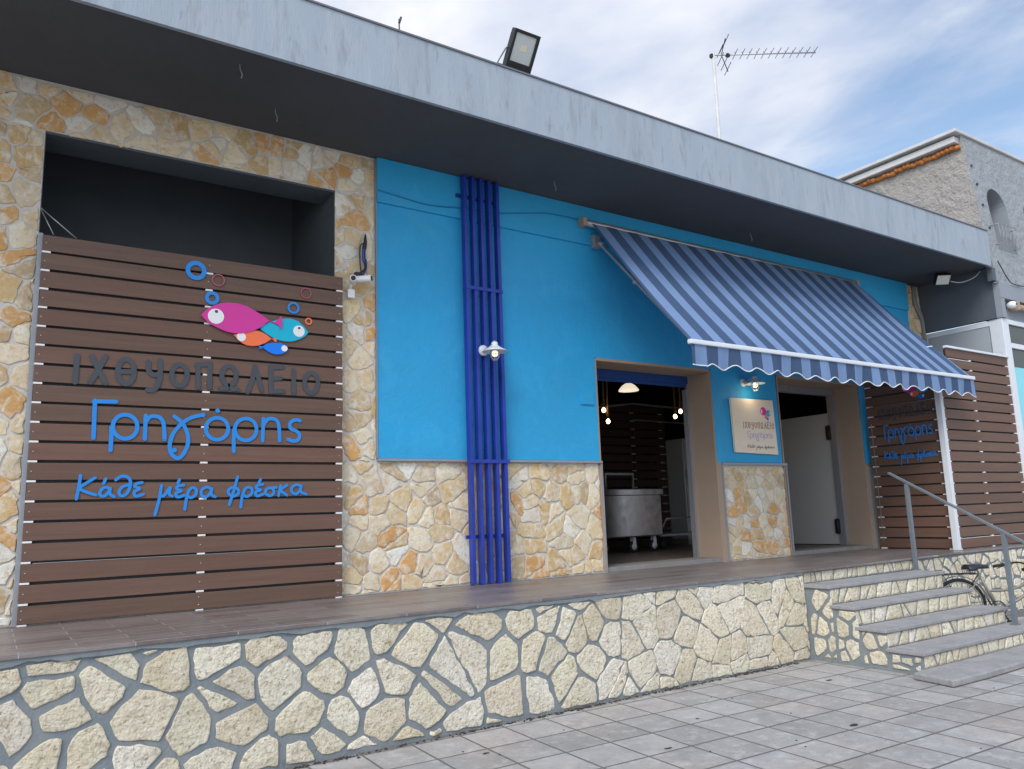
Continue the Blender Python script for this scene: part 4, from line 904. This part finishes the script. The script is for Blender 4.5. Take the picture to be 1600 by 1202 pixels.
mb = MB(); mb.box(13.42,22,-1.215,-1.205,4.01,4.32); mb.box(13.42,22,-1.215,-1.205,3.62,3.93); build(mb, 'glass', M['dark_glass'], nb)
mb = MB(); mb.box(13.42,22,-1.235,-1.20,.92,3.62); build(mb, 'turquoise_panel', M['turquoise'], nb)
mb = MB()   # wrought iron balconet at the arch
for k, x in enumerate((13.50,13.62,13.74,13.86,13.98,14.12)):
    mb.tube([(x,-1.30,5.66),(x,-1.28,6.02)],.004,6)
for z in (5.66,6.02): mb.tube([(13.50,-1.30+(z-5.66)*.05,z),(14.12,-1.30+(z-5.66)*.05,z)],.005,6)
for k in range(5):
    cx = 13.56+.12*k; mb.tube([(cx+.035*math.cos(a/8*PI),-1.292,5.84+.07*math.sin(a/8*PI)) for a in range(16)],.005,5,closed=True)
for x in (13.50,14.12):
    mb.tube([(x,-1.30,5.67),(x,-1.20,5.67)],.008,6); mb.tube([(x,-1.28,6.01),(x,-1.17,6.01)],.008,6)
build(mb, 'window_grille', M['dull_metal'], nb)
mb = MB()
for z, x in ((6.35,13.36),(6.72,13.34),(7.05,13.30),(5.95,13.40)): mb.lathe([(.0001,-.02),(.022,-.018),(.024,0)], (x,yz(z)-.005,z), axis='y', n=10)
build(mb, 'bolt', M['dark_trim'], nb)
wc = MB(); wc.tube(smooth_line([(13.16,-1.34,5.30),(13.30,-1.32,5.22),(13.48,-1.315,5.06),(13.66,-1.315,4.99),(14.2,-1.315,5.01)],5),.008,6)
tag(build(wc, 'hanging_cable', M['cable_black'], None, (13.2,-1.3,5)), 'thin dark cable sagging from the canopy corner across the grey roughcast wall', 'cable')
ol = thing('outdoor_lamp', 'small white round lamp under the beam of the neighbouring building', 'lamp', (13.58,-1.24,4.6))
mb = MB(); mb.lathe([(.0001,-.10),(.03,-.10),(.055,-.07),(.06,-.02),(.04,.03)], (13.52,-1.27,4.63), axis='y', n=18); build(mb, 'lamp_head', M['white'], ol)
mb = MB(); mb.box(13.49,13.55,-1.24,-1.2,4.60,4.66); mb.lathe([(.0001,-.105),(.022,-.103)], (13.52,-1.27,4.63), axis='y', n=14); build(mb, 'socket', M['black'], ol)
gp = thing('awning_roller', 'rusty brown folded roller bar right of the small round lamp at the picture edge', 'roller bar', (14,-1.3,4.6))
mb = MB(); mb.tube([(13.66,-1.30,4.62),(18,-1.30,4.62)],.045,12); mb.box(13.63,13.68,-1.36,-1.2,4.55,4.70,.01); build(mb, 'roller', M['beige'], gp)
# ================================================================== BICYCLE
bk_ = thing('bicycle', 'old city bicycle with black saddle and chrome mudguards parked behind the stairs', 'bicycle', (9.83,-1.76,0))
ax = Vector((9.90,-1.80,.31)); d = Vector((.835,-.55,0)).normalized(); up = Vector((0,0,1)); sd = d.cross(up)
def bp(a, h, s=0.0): return ax + d*a + up*h + sd*s
def circ(a, h, r, a0=0, a1=360, n=40, s=0): return [bp(a+r*math.cos(math.radians(a0+(a1-a0)*k/n)), h+r*math.sin(math.radians(a0+(a1-a0)*k/n)), s) for k in range(n+(0 if a1-a0 == 360 else 1))]
for a in (0, 1.16):
    mb = MB(); mb.tube(circ(a,0,.30),.021,10,closed=True); w_ = build(mb, 'wheel', M['rubber'], bk_)
    mb = MB(); mb.tube(circ(a,0,.276),.010,8,closed=True)
    mb.tube([bp(a,0,-.045),bp(a,0,.045)],.02,10); build(mb, 'rim', M['galv'], w_)
    mb = MB()
    for k in range(28):
        t_ = 2*PI*k/28; mb.tube([bp(a+.018*math.cos(t_+.4),.018*math.sin(t_+.4),.03*(-1)**k), bp(a+.27*math.cos(t_),.27*math.sin(t_))],.0014,4)
    build(mb, 'spokes', M['galv'], w_)
mb = MB()
for a, a0, a1 in ((0,10,205),(1.16,-15,120)):
    pts = circ(a,0,.345,a0,a1,24)
    for i in range(len(pts)-1):
        p, q = pts[i], pts[i+1]; c0 = bp(a,0)
        mb.add([p-sd*.03,p+sd*.03,q+sd*.03,q-sd*.03,(p-sd*.0)+(p-c0).normalized()*.008,(q)+(q-c0).normalized()*.008], [(0,4,5,3),(4,1,2,5)], smooth=True)
build(mb, 'mudguard', M['mudguard'], bk_, fix=False)
BB = bp(.44,-.05); ST = bp(.27,.37); HT = bp(.90,.34); HB = bp(.95,.20)
mb = MB()
mb.tube([BB, ST],.017,10); mb.tube([HB, HT],.019,10); mb.tube(smooth_line([bp(.44,-.05),bp(.62,.0),bp(.80,.10),bp(.94,.22)],5),.019,10); mb.tube(smooth_line([bp(.36,.16),bp(.55,.16),bp(.75,.20),bp(.91,.31)],5),.016,10)
for s in (-.055,.055):
    mb.tube([BB+sd*s*.5, bp(0,0,s)],.010,8); mb.tube([bp(.28,.36,s*.4), bp(0,0,s)],.009,8); mb.tube(smooth_line([HB+sd*s*.8,bp(1.05,.10,s),bp(1.16,0,s)],4),.012,8)
build(mb, 'frame', M['silver'], bk_)
mb = MB(); mb.tube([ST, bp(.25,.44)],.013,8); mb.tube([HT, bp(.875,.41)],.012,8); build(mb, 'seat_post', M['galv'], bk_)
mb = MB()
outl = [(-.13,.085),(-.125,.10),(-.05,.095),(.02,.05),(.08,.025),(.15,.018),(.165,.0)]
top = [];  N = len(outl)
vs = []; 
for (a, w) in outl:
    hz = .47+.012*math.cos(a*12)+(.012 if a < -.05 else 0)
    for k in range(9):
        t_ = PI*k/8; vs.append(bp(.24+a, hz-.055*(1-math.sin(t_))*(1.3 if a < 0 else .7), w*math.cos(t_)))
for (a, w) in outl:
    for k in range(9):
        t_ = PI*k/8; vs.append(bp(.24+a, .425, w*.75*math.cos(t_)))
fs_l = []
for i in range(N-1):
    for k in range(8):
        fs_l.append((i*9+k,i*9+k+1,(i+1)*9+k+1,(i+1)*9+k)); o2 = N*9; fs_l.append((o2+i*9+k,o2+(i+1)*9+k,o2+(i+1)*9+k+1,o2+i*9+k+1))
for i in range(N-1):
    for k in (0,8): fs_l.append((i*9+k,(i+1)*9+k,N*9+(i+1)*9+k,N*9+i*9+k))
for k in range(8):
    fs_l.append((k,k+1,N*9+k+1,N*9+k))
mb.add(vs, fs_l, smooth=True); build(mb, 'saddle', M['saddle'], bk_)
mb = MB()
for s in (-.035,.035):
    for k in range(2): pass
    mb.tube([bp(.13+.03*math.cos(t_*.9)+.004*t_, .385+.025*math.sin(t_*.9), s) for t_ in range(0,22)],.004,5)
mb.tube([bp(.10,.42,-.05),bp(.10,.42,.05)],.006,6); build(mb, 'saddle_spring', M['galv'], bk_)
mb = MB()     # luggage carrier
for s in (-.06,.06): mb.tube([bp(.22,.375,s),bp(-.05,.372,s),bp(-.28,.365,s)],.006,6); mb.tube([bp(-.2,.367,s),bp(0,0,s*1.1)],.005,6)
for a in (-.27,-.15,-.03,.09): mb.tube([bp(a,.372,-.06),bp(a,.372,.06)],.005,6)
build(mb, 'luggage_rack', M['cable_black'], bk_)
mb = MB()
for s in (1,-1): mb.tube(smooth_line([bp(.875,.41),bp(.92,.445,.06*s),bp(.88,.47,.20*s),bp(.76,.445,.27*s),bp(.64,.425,.285*s)],5),.011,8)
h_ = build(mb, 'handlebar', M['black'], bk_)
mb = MB()
for s in (1,-1): mb.tube([bp(.76,.445,.27*s),bp(.63,.422,.287*s)],.018,10); mb.tube([bp(.82,.46,.23*s),bp(.72,.42,.25*s),bp(.66,.40,.26*s)],.006,6)
build(mb, 'grip', M['rubber'], h_)
mb = MB(); mb.tube(circ(.44,-.05,.09,n=28,s=.03),.006,6,closed=True); mb.tube([bp(.44,-.05,-.07),bp(.44,-.05,.07)],.012,8); mb.tube([bp(.44,-.05,.07),bp(.52,-.19,.075)],.009,6); mb.tube([bp(.44,-.05,-.07),bp(.36,.09,-.075)],.009,6)
mb.tube([bp(.44,.04,.03),bp(0,.03,.03)],.004,5); mb.tube([bp(.44,-.14,.03),bp(0,-.03,.03)],.004,5); build(mb, 'crankset', M['cable_black'], bk_)
for a, h, s in ((.52,-.19,.12),(.36,.09,-.12)):
    q = bp(a,h,s); mb = MB(); mb.box(q.x-.04,q.x+.04,q.y-.035,q.y+.035,q.z-.012,q.z+.012,.004); build(mb, 'pedal', M['rubber'], bk_)
# ================================================================== INSIDE THE SHOP
IZ = TZ+.05
ct = thing('ice_cart', 'stainless steel tub cart on four castor wheels inside the left doorway', 'cart', (8.15,2.3,IZ))
mb = MB(); mb.box(7.42,8.74,2.0,2.7,1.18,1.84,.02); build(mb, 'tub', M['steel'], ct)
mb = MB(); mb.box(7.39,8.77,1.97,2.03,1.80,1.90,.012); mb.box(7.39,8.77,2.67,2.73,1.80,1.90,.012); mb.box(7.39,7.45,2.03,2.67,1.80,1.90); mb.box(8.71,8.77,2.03,2.67,1.80,1.90); build(mb, 'rim', M['steel'], ct)
mb = MB(); mb.tube([(7.84,2.25,1.9),(7.84,2.25,2.14),(8.40,2.25,2.14),(8.40,2.25,1.9)],.022,8); build(mb, 'push_handle', M['alu'], ct)
for x, y in ((7.62,2.1),(8.20,2.1),(8.62,2.1),(8.62,2.6)):
    mb = MB(); mb.lathe([(.03,-.02),(.082,-.02),(.09,-.008),(.09,.008),(.082,.02),(.03,.02)], (x,y,IZ+.09), axis='y', n=20); w_ = build(mb, 'castor_wheel', M['rubber'], ct)
    mb = MB(); mb.lathe([(.0001,-.024),(.05,-.024),(.05,.024),(.0001,.024)], (x,y,IZ+.09), axis='y', n=16); mb.box(x-.03,x+.03,y-.032,y-.026,IZ+.08,1.18); mb.box(x-.03,x+.03,y+.026,y+.032,IZ+.08,1.18); build(mb, 'fork', M['white_metal'], w_)
tr_ = thing('platform_trolley', 'low platform trolley on the floor right of the steel cart', 'trolley', (9.9,2.7,IZ))
mb = MB(); mb.box(9.05,10.35,2.4,3.0,IZ+.20,IZ+.235,.006); build(mb, 'platform', M['alu'], tr_)
mb = MB(); mb.tube([(9.1,2.45,IZ+.235),(9.25,2.45,IZ+.48),(10.15,2.45,IZ+.50)],.016,8); mb.tube([(10.30,2.42,IZ+.235),(10.38,2.42,IZ+.48),(9.9,2.42,IZ+.50)],.016,8); build(mb, 'bar', M['galv'], tr_)
for x in (9.2,10.2):
    mb = MB(); mb.lathe([(.0001,-.02),(.065,-.02),(.07,0),(.065,.02),(.0001,.02)], (x,2.5,IZ+.07), axis='y', n=16); mb.tube([(x,2.5,IZ+.07),(x,2.5,IZ+.20)],.015,6); build(mb, 'wheel', M['rubber'], tr_)
fr = thing('fridge', 'tall pale fridge at the right inside the left doorway', 'fridge', (10.95,3.4,IZ))
mb = MB(); mb.box(10.52,11.5,3.2,3.9,IZ+.10,2.85,.015); build(mb, 'cabinet', M['fridge'], fr)
mb = MB(); mb.box(10.54,11.48,3.175,3.199,2.30,2.83,.006); mb.box(10.54,11.48,3.17,3.199,IZ+.40,2.10,.006); build(mb, 'door', M['fridge'], fr)
mb = MB(); mb.box(10.54,11.48,3.18,3.21,2.11,2.29); mb.box(10.54,11.48,3.23,3.88,IZ,IZ+.10); build(mb, 'grille', M['alu'], fr)
pt = thing('board_partition', 'dark slatted board box in the dim interior behind the steel cart', 'partition', (9.7,3.3,IZ))
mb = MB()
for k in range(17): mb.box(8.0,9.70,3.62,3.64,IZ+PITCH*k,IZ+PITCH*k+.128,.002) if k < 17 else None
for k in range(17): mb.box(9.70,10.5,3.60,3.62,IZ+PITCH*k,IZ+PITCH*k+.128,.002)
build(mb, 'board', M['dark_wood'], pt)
mb = MB()
for x in (8.75,9.68,10.38):
    for k in range(3,17): mb.box(x-.05,x+.05,3.595,3.598,IZ+PITCH*k-.0185,IZ+PITCH*k-.002)
build(mb, 'spacer', M['panel_grey'], pt)
mb = MB(); mb.bar((7.6,3.59,3.23),(9.7,3.59,3.50),.03,.03); mb.bar((9.7,3.585,3.50),(11.2,3.585,3.46),.03,.03); mb.bar((9.7,3.585,3.20),(11.2,3.585,3.18),.02,.02); build(mb, 'rail', M['alu'], pt)
pd = thing('pendant_bulb', 'lit bulb on a jute rope, higher of the two at the left of the doorway', 'pendant light', (7.33,1.6,3.02), 'lit bulbs hanging on ropes')
x, y, z = 7.33,1.6,3.02
mb = MB(); mb.ball((x,y,z), .028, (1,1,1.25), 10); build(mb, 'bulb', M['bulb'], pd)
mb = MB(); mb.tube([(x,y,z+.035),(x,y,z+.09)],[.020,.022],10); build(mb, 'socket', M['black'], pd)
mb = MB(); mb.tube([(x,y,z+.09),(x+.006,y,z+.5),(x-.004,y,z+1.05)],.012,7); mb.tube([(x+.02*math.cos(k*.9),y+.02*math.sin(k*.9),z+.07+k*.004) for k in range(24)],.008,5); build(mb, 'rope', M['rope'], pd)
for lc, lb in (((7.40,1.6,2.86),'lit bulb on a jute rope, lower of the two at the left of the doorway'),((8.76,1.6,2.985),'lit bulb on a jute rope, lowest of the three at the right of the doorway'),((8.88,1.6,3.07),'lit bulb on a jute rope, middle of the three at the right of the doorway'),((9.12,1.6,3.075),'lit bulb on a jute rope, rightmost of the three by the door jamb')):
    c_ = copy_tree(pd, lc); c_['label'] = lb
dl = thing('dome_lamp', 'glowing pale dome ceiling lamp seen at the top of the left doorway', 'ceiling lamp', (7.72,1.5,3.40))
x, y, z = 7.74,1.5,3.31
mb = MB(); mb.lathe([(.0001,.11),(.05,.108),(.10,.075),(.145,.02),(.15,.0),(.14,.004),(.09,.055),(.0001,.08)], (x,y,z), n=32); build(mb, 'shade', M['cool_glow'], dl)
mb = MB(); mb.tube([(x,y,z+.10),(x,y,4.1)],.006,6); build(mb, 'cord', M['black'], dl)
rr = random.Random(77)
mb = MB()
for k in range(620):
    if k < 540:
        x = rr.uniform(-.5,7.1) if rr.random() < .6 else rr.choice([1.9,3.3,4.0,5.4,6.3,6.8])+rr.gauss(0,.22); y = -1.65-abs(rr.gauss(0,.022)); s = rr.uniform(.005,.017)
        if x > 7.12: continue
    else: x = rr.uniform(0,9); y = rr.uniform(-4.5,-1.8); s = rr.uniform(.003,.009)
    if x > 6.9 and y > -3.3: continue
    a = rr.uniform(0,PI); p = [(x+s*math.cos(a+t*PI*.5)*rr.uniform(.6,1.6), y+s*math.sin(a+t*PI*.5), .001) for t in range(4)]
    mb.add(p+[(x,y,.002+s*.6)], [(0,1,4),(1,2,4),(2,3,4),(3,0,4)])
for (x,y,s) in ((3.9,-2.9,.03),(5.3,-3.35,.045),(6.45,-2.35,.04),(4.6,-2.5,.02),(2.9,-2.2,.03)):
    mb.add([(x+s*rr.uniform(.6,1.3)*math.cos(t*PI/4),y+s*.5*rr.uniform(.5,1.3)*math.sin(t*PI/4),.003) for t in range(8)], [tuple(range(8))])
db = build(mb, 'debris', M['dirt'], None, (3,-1.7,0)); tag(db, 'dark soil crumbs and dry leaf bits along the foot of the stone wall', 'debris', kind='stuff')
# small litter on the pavement
for (x, y, s, lb) in ((7.05,-3.05,.022,'white paper scrap on the pavement in front of the stairs'),):
    mb = MB(); mb.add([(x-s,y,.004),(x,y-s*.7,.010),(x+s,y+.004,.004),(x+.003,y+s*.8,.014)],[(0,1,3),(1,2,3)]); mb.add([(x-s,y,.003),(x,y-s*.7,.003),(x+s,y+.004,.003),(x+.003,y+s*.8,.003)],[(3,2,1,0)])
    tag(build(mb, 'paper_scrap', M['white'], None, (x,y,0), fix=False), lb, 'litter')
# ================================================================== SKY, SUN, CAMERA
SUN = Vector((-.62,-.42,.70)).normalized()
W = bpy.data.worlds.new('World'); bpy.context.scene.world = W; W.use_nodes = True
nt = W.node_tree; L = nt.links.new; bg = nt.nodes['Background']
sky = _n(nt, 'ShaderNodeTexSky', sky_type='NISHITA'); sky.sun_disc = False
el = math.asin(SUN.z); sky.sun_elevation = el; sky.sun_rotation = math.atan2(SUN.x, SUN.y); sky.air_density = 1.2; sky.dust_density = .6
sc1 = _n(nt, 'ShaderNodeVectorMath', operation='SCALE'); L(sky.outputs[0], sc1.inputs[0]); sc1.inputs['Scale'].default_value = SKY
tc = _n(nt, 'ShaderNodeTexCoord'); sp = _n(nt, 'ShaderNodeSeparateXYZ'); L(tc.outputs['Generated'], sp.inputs[0])
# clouds on a flat layer: direction / height
zz = _n(nt, 'ShaderNodeMath', operation='MAXIMUM'); zz.inputs[1].default_value = .06; L(sp.outputs[2], zz.inputs[0])
dv = _n(nt, 'ShaderNodeVectorMath', operation='DIVIDE'); cz = _n(nt, 'ShaderNodeCombineXYZ')
for i in range(3): L(zz.outputs[0], cz.inputs[i])
L(tc.outputs['Generated'], dv.inputs[0]); L(cz.outputs[0], dv.inputs[1])
mp = _n(nt, 'ShaderNodeMapping'); mp.inputs['Location'].default_value = CLOFF; mp.inputs['Rotation'].default_value = (0,0,math.radians(35)); mp.inputs['Scale'].default_value = (1.0,.72,1); L(dv.outputs[0], mp.inputs['Vector'])
n1 = _n(nt, 'ShaderNodeTexNoise'); n1.inputs['Scale'].default_value = .95; n1.inputs['Detail'].default_value = 9; n1.inputs['Roughness'].default_value = .56; n1.inputs['Distortion'].default_value = .25
L(mp.outputs[0], n1.inputs['Vector'])
cr = _n(nt, 'ShaderNodeMapRange', interpolation_type='SMOOTHSTEP'); cr.inputs['From Min'].default_value = CMIN; cr.inputs['From Max'].default_value = CMAX; L(n1.outputs['Fac'], cr.inputs['Value'])
n2 = _n(nt, 'ShaderNodeTexNoise'); n2.inputs['Scale'].default_value = 2.6; n2.inputs['Detail'].default_value = 7; L(mp.outputs[0], n2.inputs['Vector'])
c2 = _n(nt, 'ShaderNodeMapRange'); c2.inputs['From Min'].default_value = .35; c2.inputs['From Max'].default_value = .65; L(n2.outputs['Fac'], c2.inputs['Value'])
cc = _n(nt, 'ShaderNodeMix', data_type='RGBA'); L(c2.outputs[0], cc.inputs['Factor']); cc.inputs[6].default_value = (.50,.57,.72,1); cc.inputs[7].default_value = (.82,.83,.87,1)
# the cloud layer is brighter towards the sun
dt = _n(nt, 'ShaderNodeVectorMath', operation='DOT_PRODUCT'); L(tc.outputs['Generated'], dt.inputs[0]); dt.inputs[1].default_value = SUN
b1 = _n(nt, 'ShaderNodeMapRange'); b1.inputs['From Min'].default_value = .15; b1.inputs['From Max'].default_value = 1; b1.inputs['To Min'].default_value = CL0; b1.inputs['To Max'].default_value = CL1; L(dt.outputs['Value'], b1.inputs['Value'])
cs = _n(nt, 'ShaderNodeVectorMath', operation='SCALE'); L(cc.outputs[2], cs.inputs[0]); L(b1.outputs[0], cs.inputs['Scale'])
mx = _n(nt, 'ShaderNodeMix', data_type='RGBA'); L(cr.outputs[0], mx.inputs['Factor']); L(sc1.outputs[0], mx.inputs[6]); L(cs.outputs[0], mx.inputs[7])
L(mx.outputs[2], bg.inputs['Color']); bg.inputs['Strength'].default_value = 1.0
sl = bpy.data.lights.new('sun','SUN'); sl.energy = SUNE; sl.angle = math.radians(SUNA); sl.color = (1,.95,.88)
so = bpy.data.objects.new('sun', sl); C.objects.link(so); so.rotation_euler = SUN.to_track_quat('Z','Y').to_euler()
cam = bpy.data.cameras.new('camera'); co = bpy.data.objects.new('camera', cam); C.objects.link(co)
r_ = Vector((0.83389617,-0.5508992,-0.03357444)); u_ = Vector((-0.06247368,-0.15465743,0.98599093)); f_ = Vector((0.54837415,0.82011655,0.16338493))
mtx = Matrix((( r_.x,u_.x,-f_.x,0),(r_.y,u_.y,-f_.y,-7),(r_.z,u_.z,-f_.z,1.582),(0,0,0,1)))
co.matrix_world = mtx; cam.sensor_width = 36; cam.lens = 27.525; cam.clip_end = 1000; cam.clip_start = .05
S = bpy.context.scene; S.camera = co
S.view_settings.view_transform = 'Standard'; S.view_settings.look = 'None'; S.view_settings.gamma = 1; S.view_settings.exposure = EXPO
S.render.resolution_x = 1024; S.render.resolution_y = 769
